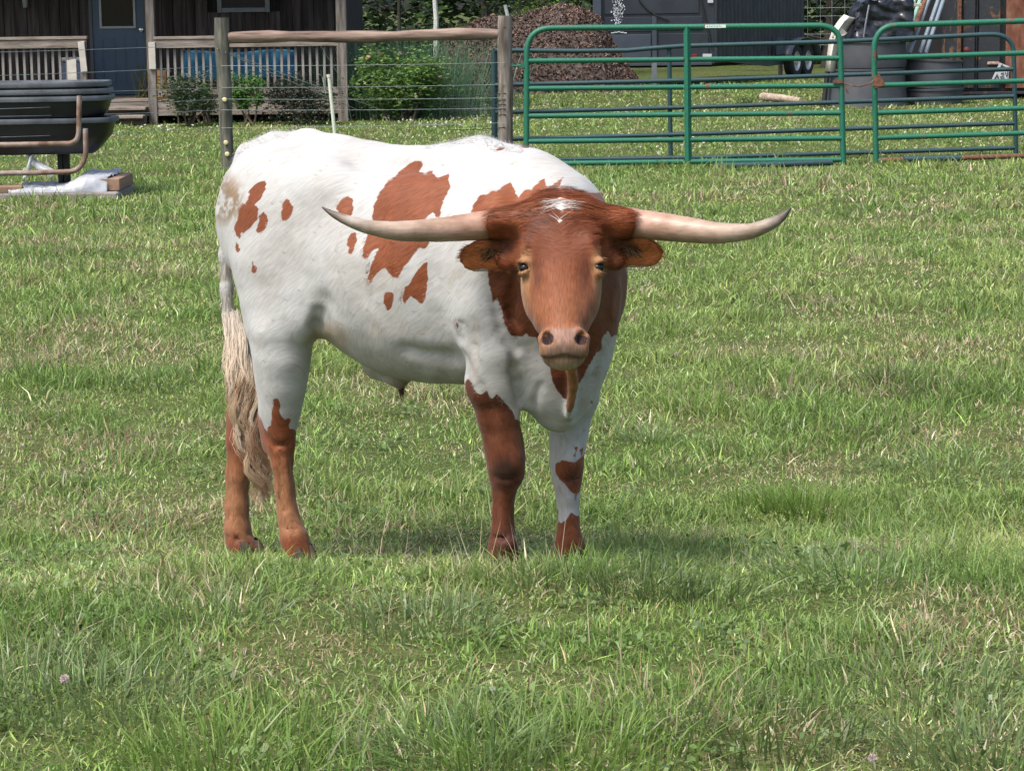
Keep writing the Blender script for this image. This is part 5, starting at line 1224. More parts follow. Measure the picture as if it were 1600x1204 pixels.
mb = MB(); c = W(1085, 87, BY - .04); mb.box(c, (.11, .03, .05), bev=.006); mb.build('tail_light', simple('red_lens', (.16, .012, .010), rough=.3), trl)
mb = MB(); mb.box(W(1105, 87, BY - .04), (.18, .012, .07)); mb.build('number_plate', simple('plate_white', (.45, .47, .48), rough=.5), trl)
mb = MB(); mb.box(W(1110, 2, BY - .03), (.11, .012, .07)); mb.build('notice', bpy.data.materials['plate_white'], trl)
# white splatter sticker on the rear
mb = MB(); rr = random.Random(2)
for k in range(150):
    t = rr.random(); sp = 5 + 7 * (1 - t); c = W(966 + rr.gauss(0, sp * .5), -4 + 44 * t, BY - .032); s = rr.uniform(.008, .024); a0 = rr.random() * 3
    mb.prism([c + np.array([math.cos(a0 + j * 1.257) * s * rr.uniform(.6, 1), 0, math.sin(a0 + j * 1.257) * s * rr.uniform(.7, 1.3)]) for j in range(5)], (0, .004, 0))
for k in range(5): mb.box(W(957 + 5 * k, 50 + abs(k - 2) * .8, BY - .034), (.06, .005, .02))
tag(mb.build('splash_decal', simple('decal_white', (.50, .54, .56), rough=.6), trl), kind='stuff')
# ribbed side: real corrugation
nr = 24; prof = []
for i in range(nr):
    for (t, dd) in ((0, 0), (.12, .035), (.48, .035), (.6, 0)): prof.append((SL * (i + t) / nr, dd))
prof.append((SL, 0)); z0s = W(1150, 94, BY)[2]
V = []; F_ = []
for (s, dd) in prof:
    p = np.array([xb, BY, 0]) + sd * s + nrm * (dd + .004); V += [(p[0], p[1], z0s), (p[0], p[1], zt)]
mb = MB(); mb.add(V, [(2 * i, 2 * i + 1, 2 * i + 3, 2 * i + 2) for i in range(len(prof) - 1)]); mb.build('ribbed_side', simple('rib_grey', (.030, .036, .043), (.045, .053, .062), 3, .42), trl)
# skirt, fender, wheels
def side_pt(s, z, d=0.0): return np.array([xb, BY, 0]) + sd * s + nrm * d + np.array([0, 0, z])
mb = MB(); mb.prism([side_pt(.1, z0s, .05), side_pt(SL * .72, z0s, .05), side_pt(SL * .72, .30, .05), side_pt(SL * .55, .28, .05), side_pt(.1, .47, .05)], nrm * .02); mb.build('skirt', M_BLK2, trl)
def wheel(s):
    R_ = .36; c = side_pt(s, R_, .16); ax = Matrix((sd.tolist(), (0, 0, 1), nrm.tolist())).transposed(); par = trl
    mb = MB(); mb.lathe([(.22, -.10), (.33, -.10), (.36, -.07), (.36, .07), (.33, .10), (.22, .10), (.20, .06)], c, 28, ax); t_ = mb.build('wheel', simple('tyre', (.018, .018, .019), rough=.85) if 'tyre' not in bpy.data.materials else bpy.data.materials['tyre'], par)
    mb = MB(); mb.lathe([(.235, .085), (.21, .09), (.19, .05), (.10, .045), (.07, .085), (.04, .11), (0, .115)], c, 24, ax); mb.build('rim', simple('chrome_rim', (.55, .56, .56), rough=.35, metal=.4) if 'chrome_rim' not in bpy.data.materials else bpy.data.materials['chrome_rim'], t_)
wheel(SL * .79); wheel(SL * .925)
P = []
for t in np.linspace(0, 1, 14): a = math.pi * t; P.append((SL * .858 - math.cos(a) * .95, .36 + .08 + math.sin(a) * .42))
mb = MB(); V = []
for (s, z) in P: V += [tuple(side_pt(s, z, .03)), tuple(side_pt(s, z, .34))]
mb.add(V, [(2 * i, 2 * i + 1, 2 * i + 3, 2 * i + 2) for i in range(len(P) - 1)], True); o = mb.build('fender', M_BLK2, trl); o.modifiers.new('t', 'SOLIDIFY').thickness = .02
mb = MB(); mb.box(side_pt(SL * .62, .70, .19), (.02, .40, .36), Matrix.Rotation(math.atan2(sd[1], sd[0]) - math.pi / 2, 3, 'Z')); mb.build('mud_guard', M_BLK2, trl)
mb = MB(); mb.prism([(xa + .1, BY + .3, .35), (xb - .05, BY + .3, .35), tuple(side_pt(SL, .35, -.2)), (xa + .1 + side_v[0], BY + side_v[1], .35)], (0, 0, .12)); mb.build('chassis', M_DRK, trl)

# ================================================================== mulch heap
HY = 47.5
prof_x = [W(x, y, HY)[0] for x, y in ((660, 138), (682, 100), (698, 58), (725, 42), (765, 31), (800, 27), (835, 19), (870, 12), (905, 8), (935, 22), (960, 70), (1010, 130))]
prof_z = [max(0, W(x, y, HY)[2]) for x, y in ((660, 146), (682, 100), (698, 58), (725, 42), (765, 31), (800, 27), (835, 19), (870, 12), (905, 8), (935, 22), (960, 70), (1010, 146))]
nx, ny = 110, 60; xs = np.linspace(prof_x[0] - .2, prof_x[-1] + .2, nx); ys = np.linspace(HY - 1.7, HY + 2.2, ny); XX, YY = np.meshgrid(xs, ys, indexing='ij')
hp_ = np.interp(XX, prof_x, prof_z); t = (YY - HY) / np.where(YY < HY, 1.55, 2.1); ZZ = hp_ * np.clip(1 - np.abs(t) ** 1.6, 0, 1) ** .8 + (.34 * (fbm(XX * 1.9, YY * 1.9, 4) - .5) + .07 * (fbm(XX * 11, YY * 11, 2) - .5)) * np.clip(hp_ * 2, 0, 1) * np.clip(1.2 - np.abs(t), 0, 1) - .03
pile = empty('mulch_heap', (float(xs.mean()), HY, 0), label='big brown heap of wood chips and mulch beside the black trailer', cat='mulch heap')
me = np_mesh('mound', np.stack([XX, YY, ZZ], -1).reshape(-1, 3), [(i * ny + j, (i + 1) * ny + j, (i + 1) * ny + j + 1, i * ny + j + 1) for i in range(nx - 1) for j in range(ny - 1)])
link_mesh('mound', me, simple('mulch', (.024, .017, .014), (.05, .036, .03), 9, .95, bump=.9, c3=(.10, .075, .06), thr=(.3, .7), bscale=40), pile, True)
n = 14000; cx = rng.uniform(xs[0], xs[-1], n); cy = HY - 1.6 + 2.6 * rng.random(n) ** 1.2
def pile_z(x, y):
    fi = (x - xs[0]) / (xs[1] - xs[0]); fj = (y - ys[0]) / (ys[1] - ys[0]); i = np.clip(fi.astype(int), 0, nx - 2); j = np.clip(fj.astype(int), 0, ny - 2); u = fi - i; v = fj - j
    return ZZ[i, j] * (1 - u) * (1 - v) + ZZ[i + 1, j] * u * (1 - v) + ZZ[i, j + 1] * (1 - u) * v + ZZ[i + 1, j + 1] * u * v
cz = pile_z(cx, cy); k = cz > .03; cx, cy, cz = cx[k], cy[k], cz[k]; n = len(cx)
A_ = rng.normal(0, 1, (n, 3)); A_ /= np.linalg.norm(A_, axis=1, keepdims=True); B_ = np.cross(A_, rng.normal(0, 1, (n, 3))); B_ /= np.linalg.norm(B_, axis=1, keepdims=True); la = rng.uniform(.015, .055, (n, 1)); lb = rng.uniform(.006, .018, (n, 1))
C_ = np.stack([cx, cy, cz + .01], 1); V = np.stack([C_ - A_ * la - B_ * lb, C_ + A_ * la - B_ * lb, C_ + A_ * la + B_ * lb, C_ - A_ * la + B_ * lb], 1).reshape(-1, 3)
me = np_mesh('wood_chips', V, np.arange(n * 4).reshape(-1, 4)); tones = np.array([[.105, .068, .052], [.055, .037, .031], [.19, .125, .095], [.15, .10, .08], [.29, .20, .15]]); ti = np.clip((rng.random(n) * 3 + 2.4 * (cz / 1.75) ** 4).astype(int), 0, 4)
vcol(me, 'leaf_colour', np.repeat(tones[ti] * rng.uniform(.6, 1.2, (n, 1)), 4, 0)); o = link_mesh('wood_chips', me, leaf_mat('chip_wood', trans=.0, rough=.9), pile); tag(o, kind='stuff')

# ================================================================== stock tanks, tarp and scrap on the right
SY = 39.2
M_TANK = simple('stock_tank_black', (.030, .034, .040), (.045, .050, .058), 2.5, .6, bump=.15, c3=(.065, .07, .078), thr=(.3, .75))
def tank(cx, Y, prof, label, name='stock_tank', tilt=0.0, group='black stock tanks'):
    """prof px: list of (half width, y)"""
    c = W(cx, 172, Y); e = empty(name, (c[0], Y, 0), label=label, cat='stock tank', group=group); s = Y / math.cos(PITCH) / F_PX * 1.0
    P = [(hw * s, W(cx, y, Y)[2]) for hw, y in prof]; mb = MB(); R = Matrix.Rotation(tilt, 3, 'Y'); z0 = P[0][1]
    mb.lathe([(r, z - z0) for r, z in P] + [(P[-1][0] - .04, P[-1][1] - z0 + .0), (P[-1][0] - .06, P[-1][1] - z0 - .05), (0, P[-1][1] - z0 - .06)], (c[0], Y, z0), 40, R); mb.build('tub', M_TANK, e)
    mb = MB(); zz = P[-1][1] - z0; r = P[-1][0]; mb.lathe([(r - .005, zz - .03), (r + .022, zz - .025), (r + .022, zz + .004), (r - .03, zz + .008)], (c[0], Y, z0), 40, R); mb.build('lip', M_TANK, e); return e
tank(1353, SY, [(66, 173), (64, 168), (61, 140), (58, 112), (57, 107)], 'lower large black stock tank by the gate gap, flaring to its base')
tank(1356, SY, [(57, 105), (58, 98), (57, 80), (57, 64)], 'upper large black stock tank stacked on the flared one')
tank(1457, SY + .3, [(43, 170), (44, 162), (45, 142), (45, 138)], 'lower small black stock tank in front of the rusty trailer')
tank(1455, SY + .3, [(44, 137), (45, 128), (45, 110), (43, 93)], 'upper small black stock tank tipped slightly on the lower one', tilt=.05)
# tarp bundle: crumpled black plastic over a box shaped pile
M_TARP = simple('black_tarp', (.012, .014, .020), (.022, .025, .034), 6, .28, bump=.5, bscale=14)
bm = bmesh.new(); bmesh.ops.create_cube(bm, size=1); bmesh.ops.subdivide_edges(bm, edges=bm.edges, cuts=16, use_grid_fill=True)
a = W(1326, 66, SY); b = W(1424, 3, SY)
for v in bm.verts:
    x, y, z = v.co; tz = z + .5; wv = 1 - .16 * tz; px_ = x * wv + (.05 * tz)
    nzv = float(fbm(np.array([x * 5 + z * 3 + 9.]), np.array([z * 5 + y * 4 + 3.]), 4)[0]) - .5; nz2 = abs(math.sin(9 * x + 6 * z + 5 * nzv * 3)) - .6
    v.co = ((a[0] + b[0]) / 2 + px_ * (b[0] - a[0]) * (1 + .18 * nzv), SY + .05 + y * .9 + .22 * nzv + .05 * nz2, a[2] + tz * (b[2] - a[2] + .04) * (1 + .10 * nzv) + .02 * nz2)
me = bpy.data.meshes.new('tarp_bundle'); bm.to_mesh(me); bm.free(); tag(link_mesh('tarp_bundle', me, M_TARP, None, True), 'crumpled black tarp covering a pile on top of the large tanks', 'tarp')
mb = MB(); mb.box(W(1372, 0, SY + .1) + np.array([0, .3, .03]), (.75, .5, .07), bev=.01); tag(mb.build('pale_lid', simple('pale_lid', (.30, .31, .30), (.38, .39, .38), 5, .6)), 'pale flat lid lying on top of the black tarp', 'lid')
mb = MB(); mb.tube([W(1349, 62, SY - .42), W(1353, 35, SY - .45), W(1358, 8, SY - .42)], .016, 8); tag(mb.build('thin_pole', simple('grey_pole', (.20, .22, .25), rough=.4, metal=.4)), 'thin grey pole standing against the black tarp', 'pole')
# cream moulded panel leaning at the left of the tanks: a bent shell with an end lip
M_CREAM = simple('cream_fibreglass', (.52, .50, .42), (.62, .60, .52), 5, .5, bump=.1)
prof = [(1291, 112), (1294, 85), (1297, 62), (1303, 45), (1312, 32), (1320, 24)]; V = []; n_ = len(prof)
for (x, y) in prof:
    for j, (dx, dy) in enumerate(((0, 0), (7, -.10), (14, -.02), (19, .12))): V.append(tuple(W(x + dx * (1 if y < 80 else .8), y + (j * 2 if y < 50 else 0), SY - .25 + dy)))
mb = MB(); mb.add(V, [(i * 4 + j, i * 4 + j + 1, (i + 1) * 4 + j + 1, (i + 1) * 4 + j) for i in range(n_ - 1) for j in range(3)], True); cp_ = empty('moulded_panel', (*W(1300, 172, SY - .2)[:2], 0), label='cream curved moulded panel leaning left of the large stock tanks', cat='panel'); o = mb.build('shell', M_CREAM, cp_); o.modifiers.new('t', 'SOLIDIFY').thickness = .02
mb = MB(); mb.prism([W(1303, 46, SY - .36), W(1316, 44, SY - .34), (W(1324, 52, SY - .3)), W(1318, 56, SY - .32), W(1300, 58, SY - .36)], (0, .06, 0)); mb.build('lip', M_CREAM, cp_)
mb = MB(); mb.prism([W(1320, 24, SY - .3), W(1328, 28, SY - .2), W(1320, 62, SY - .22), W(1312, 58, SY - .28)], (0, .03, 0)); mb.build('inner_face', simple('cream_inner', (.28, .27, .22), (.34, .33, .28), 5, .6), cp_)
mb = MB(); mb.tube([W(1293, 112, SY - .25), W(1287, 160, SY - .3) * np.array([1, 1, 0]) + np.array([0, 0, .02])], .04, 8); mb.build('foot', M_DRK, cp_)
# leaning frame and pipes
LY = 39.9
lf = empty('scrap_rack', (*W(1410, 165, LY)[:2], 0), label='pale green and rusty rack leaning above the small stock tanks', cat='rack')
M_PG = simple('pale_green_paint', (.20, .34, .27), (.30, .44, .36), 6, .7)
def lean(x0, y0, x1, y1, r, mat, name, par, Y=LY): 
    a = W(x0, y0, Y - .35); b = W(x1, y1, Y + .25); d = (b - a); mb = MB(); mb.tube([a, b + d * .35], r, 8); return mb.build(name, mat, par)
lean(1398, 60, 1421, 0, .035, M_RUST, 'rail', lf); lean(1423, 60, 1446, 0, .04, M_RUST, 'rail', lf)
lean(1408, 66, 1428, 0, .045, M_PG, 'slat', lf); lean(1416, 62, 1438, 0, .035, M_PG, 'slat', lf); lean(1412, 82, 1420, 60, .03, M_PG, 'slat', lf)
for y, x in ((8, 1428), (46, 1416)):
    mb = MB(); mb.box(W(x, y, LY - .15), (.26, .03, .05), bev=.006); mb.build('cross_piece', simple('pale_crossbar', (.42, .36, .24), rough=.8) if y == 8 else bpy.data.materials['pale_crossbar'], lf)
M_BP = simple('blue_grey_pipe', (.13, .17, .21), (.19, .24, .28), 5, .45)
for (x0, y0, x1, y1, lab) in ((1421, 84, 1451, 0, 'leftmost of three blue-grey pipes leaning above the small tanks'), (1437, 84, 1466, 0, 'middle of three blue-grey pipes leaning above the small tanks'), (1446, 84, 1474, 0, 'rightmost of three blue-grey pipes leaning above the small tanks')):
    o = lean(x0, y0, x1, y1, .034, M_BP, 'leaning_pipe', None); tag(o, lab, 'pipe', 'leaning blue-grey pipes')
# rusty dark trailer on the right
RY = 41.0
M_RB = paint('rusty_black_steel', (.016, .018, .022), (.030, .034, .040), .575, .55)
M_RR = simple('red_rust_steel', (.095, .030, .016), (.17, .062, .034), 8, .85, bump=.4, c3=(.23, .13, .09), thr=(.3, .72), stretch=(1, 1, .5))
rt = empty('box_trailer', (*W(1570, 168, RY)[:2], 0), label='old black and red-rust steel box trailer at the right edge', cat='trailer')
def rface(x0, y0, x1, y1, d, mat, name, par=rt, z1=None, Yo=0.0):
    a = W(x0, y1, RY + Yo); b = W(x1, y0, RY + Yo); z1 = b[2] if z1 is None else z1; mb = MB(); mb.box(((a[0] + b[0]) / 2, RY + Yo - d / 2, (a[2] + z1) / 2), (b[0] - a[0], d, z1 - a[2]), bev=.005); return mb.build(name, mat, par)
a = W(1497, 143, RY); b = W(1700, 143, RY); mb = MB(); mb.box(((a[0] + b[0]) / 2, RY + 2.2, (a[2] + 2.5) / 2), (b[0] - a[0], 4.3, 2.5 - a[2])); mb.build('shell', M_RB, rt)
rface(1494, 0, 1501, 143, .10, M_RUST, 'corner_edge', z1=2.5)
rface(1503, 0, 1524, 138, .03, M_RB, 'rear_panel', z1=2.45); rface(1527, 0, 1563, 138, .04, M_RB, 'rear_panel', z1=2.45); rface(1570, 0, 1625, 138, .05, M_RR, 'rear_panel', z1=2.45)
rface(1500, 141, 1690, 148, .12, M_RB, 'bumper'); rface(1524, 0, 1526.5, 138, .07, M_RB, 'hinge_bar', z1=2.4)
mb = MB(); c = W(1510.5, 79, RY - .05); mb.lathe([(0, 0), (.06, 0), (.06, .02), (.03, .035), (0, .04)], c, 16, Matrix.Rotation(math.pi / 2, 3, 'X')); mb.build('tail_light', simple('red_lens_old', (.12, .018, .014), rough=.35), rt)
mb = MB(); mb.box(W(1552, 99, RY - .07), (.20, .05, .05), bev=.01); tlc = mb.build('light_cluster', simple('lens_pale', (.30, .14, .11), (.42, .36, .30), 20, .35), rt)
ang = -math.radians(28); R = Matrix.Rotation(ang, 3, 'Y'); c = W(1565.5, 112, RY - .10); R = Matrix.Rotation(math.radians(-32), 3, 'Y')
mb = MB(); mb.prism([W(1549, 126, RY - .1), W(1562, 98, RY - .1), W(1577, 104, RY - .1), W(1576, 122, RY - .1), W(1572, 127, RY - .1)], (0, .012, 0)); pl = mb.build('number_plate', simple('plate_pale', (.42, .44, .46), (.52, .54, .56), 12, .5), rt)
mb = MB(); Yp_ = RY - .106
for seg in (((1554, 124), (1558, 116), (1561, 124)), ((1556, 120), (1560, 120)), ((1564, 115), (1568, 114), (1567, 119), (1563, 120), (1566, 124), (1569, 121)), ((1571, 113), (1573, 121), (1575, 112)), ((1564, 103), (1570, 105), (1573, 109)), ((1562, 108), (1566, 101))):
    mb.tube([W(x, y, Yp_) for x, y in seg], .010, 5)
mb.build('plate_marking', simple('plate_ink', (.05, .055, .06), rough=.6), pl)
mb = MB()
for X in (W(1540, 160, RY + .8)[0], W(1690, 160, RY + .8)[0]): mb.lathe([(.0, -.1), (.30, -.1), (.33, -.07), (.33, .07), (.30, .1), (0, .1)], (X, RY + 1.6, .33), 20, Matrix.Rotation(math.pi / 2, 3, 'Y'))
mb.build('wheels', bpy.data.materials['tyre'], rt); 
mb = MB(); mb.box(((a[0] + b[0]) / 2, RY + 1.0, .28), (b[0] - a[0] - .2, 1.5, .16)); mb.build('chassis', M_DRK, rt)
# dark shed wall filling the gap between tarp and trailer
mb = MB(); a = W(1436, 110, RY + 1.5); b = W(1500, 110, RY + 1.5); mb.box(((a[0] + b[0]) / 2, RY + 2.4, 1.2), (b[0] - a[0] + .3, 1.6, 2.4), bev=.02); tag(mb.build('dark_cabinet', M_DRK), 'tall black cabinet between the leaning pipes and the rusty trailer', 'cabinet')
# log and wire mesh behind
mb = MB(); a = W(1192, 154, 41.5) * np.array([1, 1, 0]) + np.array([0, 0, .065]); b = W(1252, 166, 40.2) * np.array([1, 1, 0]) + np.array([0, 0, .045]); mb.tube([a, (a + b) / 2 + np.array([0, 0, .01]), b], 0, 12, True, [.075, .065, .05]); tag(mb.build('fallen_log', wood_mat('pale_log', (.20, .15, .11), (.33, .26, .20), (.44, .37, .29), 5, (.2, 1, 1))), 'pale barkless log lying in the lawn beneath the trailer wheels', 'log')
wf = empty('mesh_fence', (*W(1290, 90, 55)[:2], 0), label='thin wire mesh fence behind the trailer and the stock tanks', cat='fence')
for y in (12, 25, 53, 70): wire([W(1180, y + 2, 55), W(1400, y - 1, 55)], .006, parent=wf, sag=.0)
for x in (1262, 1282, 1300, 1320): mb = MB(); mb.tube([W(x, 95, 55), W(x, -20, 55)], .005, 4); mb.build('stay_wire', M_WIRE, wf)
mb = MB(); p = W(1220, 60, 55); mb.tube([(p[0], 55.05, 0), (p[0], 55.05, 2.0)], .05, 8); mb.build('post', M_POST, wf)
# grey stone in the lawn
bm = bmesh.new(); bmesh.ops.create_icosphere(bm, subdivisions=3, radius=1); c = ground(604, 179)
for v in bm.verts: k = 1 + .25 * (float(fbm(np.array([v.co.x * 2 + 5]), np.array([v.co.y * 2 + v.co.z]), 2)[0]) - .5); v.co = (c[0] + v.co.x * .13 * k, c[1] + v.co.y * .08 * k, .03 + v.co.z * .06 * k)
me = bpy.data.meshes.new('lawn_stone'); bm.to_mesh(me); bm.free(); tag(link_mesh('lawn_stone', me, simple('stone', (.16, .18, .21), (.26, .28, .31), 10, .8, bump=.4), None, True), 'small blue-grey stone on the lawn behind the wire fence', 'stone')
# ================================================================== shrubs, tall grass and trees
M_LEAF = leaf_mat('leaves', trans=.30)
def leaf_cloud(C, size, cols, tilt=.8, asp=.45):
    """C centres -> diamond leaves"""
    n = len(C); a = rng.normal(0, 1, (n, 3)); a[:, 2] = np.abs(a[:, 2]) * .3 - .25; a /= np.linalg.norm(a, axis=1, keepdims=True)
    b = np.cross(a, rng.normal(0, 1, (n, 3)) + np.array([0, 0, 1.2])); b /= np.linalg.norm(b, axis=1, keepdims=True); L = size * rng.uniform(.55, 1.25, (n, 1)); w = L * asp
    V = np.stack([C - a * L * .5, C + b * w * .5, C + a * L * .5, C - b * w * .5], 1).reshape(-1, 3)
    return V, np.arange(n * 4).reshape(-1, 4), np.repeat(cols, 4, 0)
def build_cloud(name, parts, parent, mat=None):
    off = 0; VV = []; QQ = []; CC = []
    for V, Q, C in parts: VV.append(V); QQ.append(Q + off); CC.append(C); off += len(V)
    me = np_mesh(name, np.concatenate(VV), np.concatenate(QQ)); vcol(me, 'leaf_colour', np.concatenate(CC)); return link_mesh(name, me, mat or M_LEAF, parent)
M_STEM = simple('shrub_stem', (.06, .045, .03), (.11, .085, .06), 12, .9)
def shrub(px0, px1, py_top, py_bot, dep, n, size, cols, label, group=None, name='shrub', lumps=9, seed=1, flowers=None, cat='shrub', Y=None):
    r = np.random.default_rng(seed); c = ground((px0 + px1) / 2, py_bot) if Y is None else W((px0 + px1) / 2, py_bot, Y); Y = c[1]; s = Y / math.cos(PITCH) / F_PX; hw = (px1 - px0) / 2 * s; ht = W((px0 + px1) / 2, py_top, Y)[2]
    e = empty(name, (c[0], Y, 0), label=label, cat=cat, group=group)
    lc = np.stack([c[0] + r.uniform(-.72, .72, lumps) * hw, Y + r.uniform(-.7, .7, lumps) * dep, r.uniform(.25, .78, lumps) * ht], 1); lr = r.uniform(.18, .48, lumps) * min(hw, ht)
    lc = np.concatenate([lc, [[c[0], Y, ht * .45]]]); lr = np.append(lr, min(hw, ht) * .6); k = r.integers(0, lumps + 1, n); d = r.normal(0, 1, (n, 3)); d /= np.linalg.norm(d, axis=1, keepdims=True)
    rad = lr[k] * np.where(r.random(n) < .12, r.uniform(1.1, 1.55, n), r.uniform(.45, 1.12, n)); C = lc[k] + d * rad[:, None] * np.array([1.1, 1, 1]); C[:, 2] = np.maximum(C[:, 2], .02 + .06 * r.random(n)); C[:, 2] = np.minimum(C[:, 2], ht * (1.0 + .12 * r.random(n)))
    col = cols[r.integers(0, len(cols), n)] * r.uniform(.65, 1.3, (n, 1)); parts = [leaf_cloud(C, size, col)]
    if flowers is not None:
        m = 90; kk = r.integers(0, lumps, m); dd = r.normal(0, 1, (m, 3)); dd[:, 1] -= .8; dd[:, 2] += .3; dd /= np.linalg.norm(dd, axis=1, keepdims=True); P = lc[kk] + dd * lr[kk][:, None] * 1.08
        parts.append(leaf_cloud(P, .06, flowers[r.integers(0, len(flowers), m)], asp=.9))
    build_cloud('foliage', parts, e)
    mb = MB()
    for i in range(7):
        p = np.array([c[0] + r.uniform(-.35, .35) * hw, Y + r.uniform(-.3, .3) * dep, -.03]); t = lc[r.integers(0, lumps)]; mb.tube([p, (p + t) / 2 + r.normal(0, .04, 3), t], 0, 5, True, [.018, .012, .005])
    mb.build('stems', M_STEM, e); return e
g_dull = np.array([[.06, .10, .045], [.08, .12, .055], [.11, .13, .075], [.055, .08, .05]]); g_brt = np.array([[.07, .17, .035], [.10, .22, .045], [.06, .14, .03]]); g_dark = np.array([[.022, .040, .022], [.035, .05, .03], [.05, .045, .04], [.028, .055, .025]]); g_mid = np.array([[.09, .19, .045], [.14, .25, .06], [.18, .28, .075], [.07, .15, .04]])
shrub(244, 342, 112, 184, .35, 4200, .055, g_dull, 'dull green low shrub left of the first fence post, before the porch', 'shrubs along the porch', seed=1, Y=35.5)
shrub(298, 340, 100, 140, .2, 900, .055, g_brt, 'bright green leafy tuft rising behind the dull shrub at the porch', 'shrubs along the porch', seed=11, lumps=5, Y=36.0)
shrub(358, 425, 101, 182, .3, 2600, .055, g_brt, 'bright green shrub just right of the first fence post', 'shrubs along the porch', seed=2, Y=35.5)
shrub(405, 545, 118, 182, .35, 5600, .05, g_dark, 'dark purplish green hedge shrub under the right porch railing', 'shrubs along the porch', seed=3, lumps=14, Y=35.5)
shrub(545, 695, 72, 170, .55, 7200, .07, g_mid, 'large mid-green flowering shrub at the right corner of the porch', 'shrubs along the porch', seed=4, lumps=20, Y=36.2, flowers=np.array([[.45, .38, .12], [.42, .24, .20], [.30, .34, .12]]))
# strap leaves behind the door post
def strap_clump(px, py_b, py_t, n, spread, w, cols, label, name='tall_grass_clump', group=None, Y=None, zb=0.0, cat='plant', curve=.4):
    c = ground(px, py_b) if Y is None else np.array([W(px, py_b, Y)[0], Y, zb]); Y = c[1]; H = W(px, py_t, Y)[2] - zb; e = empty(name, (c[0], Y, zb), label=label, cat=cat, group=group)
    x = c[0] + rng.normal(0, spread * .4, n); y = Y + rng.normal(0, spread * .3, n); h = H * rng.uniform(.55, 1.12, n); V_, Q_, T_, C_ = blades(x, y, h, np.full(n, w) * rng.uniform(.6, 1.2, n), cols[rng.integers(0, len(cols), n)] * rng.uniform(.7, 1.2, (n, 1)), 4, curve, z=np.full(n, zb))
    me = np_mesh('blades', V_, Q_, T_); vcol(me, 'leaf_colour', C_); tag(link_mesh('blades', me, M_GRASS, e), kind='stuff'); return e
strap_clump(222, 108, 74, 16, .14, .03, np.array([[.16, .17, .04], [.10, .13, .04]]), 'yellow-green strap-leaved plant beside the blue door', 'strap_leaf_plant', Y=PY + .5, zb=deckz, curve=.35)
bl = np.array([[.08, .17, .10], [.11, .21, .12], [.09, .18, .09], [.15, .24, .13]])
strap_clump(630, 150, 34, 1900, 1.5, .013, bl, 'tall blue-green feathery grass behind the flowering shrub', Y=37.4)
strap_clump(560, 150, 46, 500, .7, .012, bl, 'tall blue-green grass close against the cabin corner', Y=41.0)
strap_clump(704, 150, 60, 260, .45, .012, np.array([[.20, .19, .09], [.12, .14, .06], [.26, .23, .13]]), 'pale dry tall grass at the left foot of the mulch heap', Y=45.0)
strap_clump(828, 30, 8, 240, .5, .02, np.array([[.07, .12, .03], [.12, .15, .05], [.20, .18, .10]]), 'green weeds sprouting on top of the mulch heap', Y=HY + .2, zb=1.30, curve=.6)
strap_clump(752, 48, 26, 160, .6, .02, np.array([[.08, .13, .04], [.17, .16, .08]]), 'sparse weeds on the left shoulder of the mulch heap', Y=HY + .2, zb=1.05, curve=.6)
strap_clump(1285, 178, 150, 90, .5, .012, np.array([[.26, .22, .11], [.10, .14, .04]]), 'dry weeds growing beside the pale log', Y=39.6)
strap_clump(1465, 185, 158, 120, .5, .014, np.array([[.10, .16, .04], [.24, .21, .10]]), 'weeds growing at the foot of the small stock tanks', Y=38.2)
strap_clump(1548, 180, 152, 70, .6, .014, np.array([[.22, .19, .10], [.10, .14, .05]]), 'dry weeds under the rusty box trailer', Y=40.2)
strap_clump(1165, 168, 146, 60, .2, .012, np.array([[.06, .12, .03]]), 'small green weed tuft left of the pale log', Y=40.5)
# ------------------------------------------------------------------ trees behind
M_BARK = simple('dark_bark', (.035, .028, .022), (.07, .058, .046), 10, .95, bump=.6, stretch=(1, 1, .3)); M_BIRCH = simple('pale_bark', (.40, .40, .37), (.55, .55, .52), 8, .8, c3=(.10, .09, .08), thr=(.38, .72), stretch=(.6, .6, 2))
tg = np.array([[.06, .12, .025], [.09, .17, .035], [.12, .21, .045], [.045, .085, .02]]); td = np.array([[.018, .035, .012], [.026, .048, .016], [.034, .060, .02]])
def tree(px, Y, H, R, n, size, cols, label, bark, tr=.10, crown0=.25, seed=1, group='trees behind the yard'):
    r = np.random.default_rng(seed); x = W(px, 10, Y)[0]; e = empty('tree', (x, Y, 0), label=label, cat='tree', group=group); mb = MB()
    tip = np.array([x + r.normal(0, .2), Y, H * .85]); mb.tube([np.array([x, Y, -.1]) + (tip - np.array([x, Y, 0])) * t + np.array([.06 * math.sin(t * 7), 0, 0]) for t in np.linspace(0, 1, 8)], 0, 9, True, list(np.linspace(tr, tr * .25, 8)))
    lumps = 16; lc = np.stack([x + r.uniform(-1, 1, lumps) * R * .8, Y + r.uniform(-1, 1, lumps) * R * .8, H * r.uniform(crown0, .98, lumps)], 1)
    for c in lc: b = np.array([x, Y, c[2] * .75]); mb.tube([b, (b + c) / 2 + np.array([0, 0, .1]), c], 0, 5, True, [tr * .4, tr * .25, tr * .1])
    mb.build('trunk', bark, e); k = r.integers(0, lumps, n); d = r.normal(0, 1, (n, 3)); d /= np.linalg.norm(d, axis=1, keepdims=True); C = lc[k] + d * (R * .42 * r.uniform(.3, 1.1, n) ** .6)[:, None]; C[:, 2] = np.maximum(C[:, 2], .15)
    build_cloud('crown', [leaf_cloud(C, size, cols[r.integers(0, len(cols), n)] * r.uniform(.6, 1.3, (n, 1)), asp=.55)], e); return e
tree(676, 56, 6.0, 1.6, 3200, .12, tg, 'slim white-barked young tree behind the tall grass', M_BIRCH, .075, .55, 1)
tree(755, 58, 5.0, 2.0, 4200, .12, tg, 'leafy green tree directly behind the second fence post', M_BARK, .12, .18, 2)
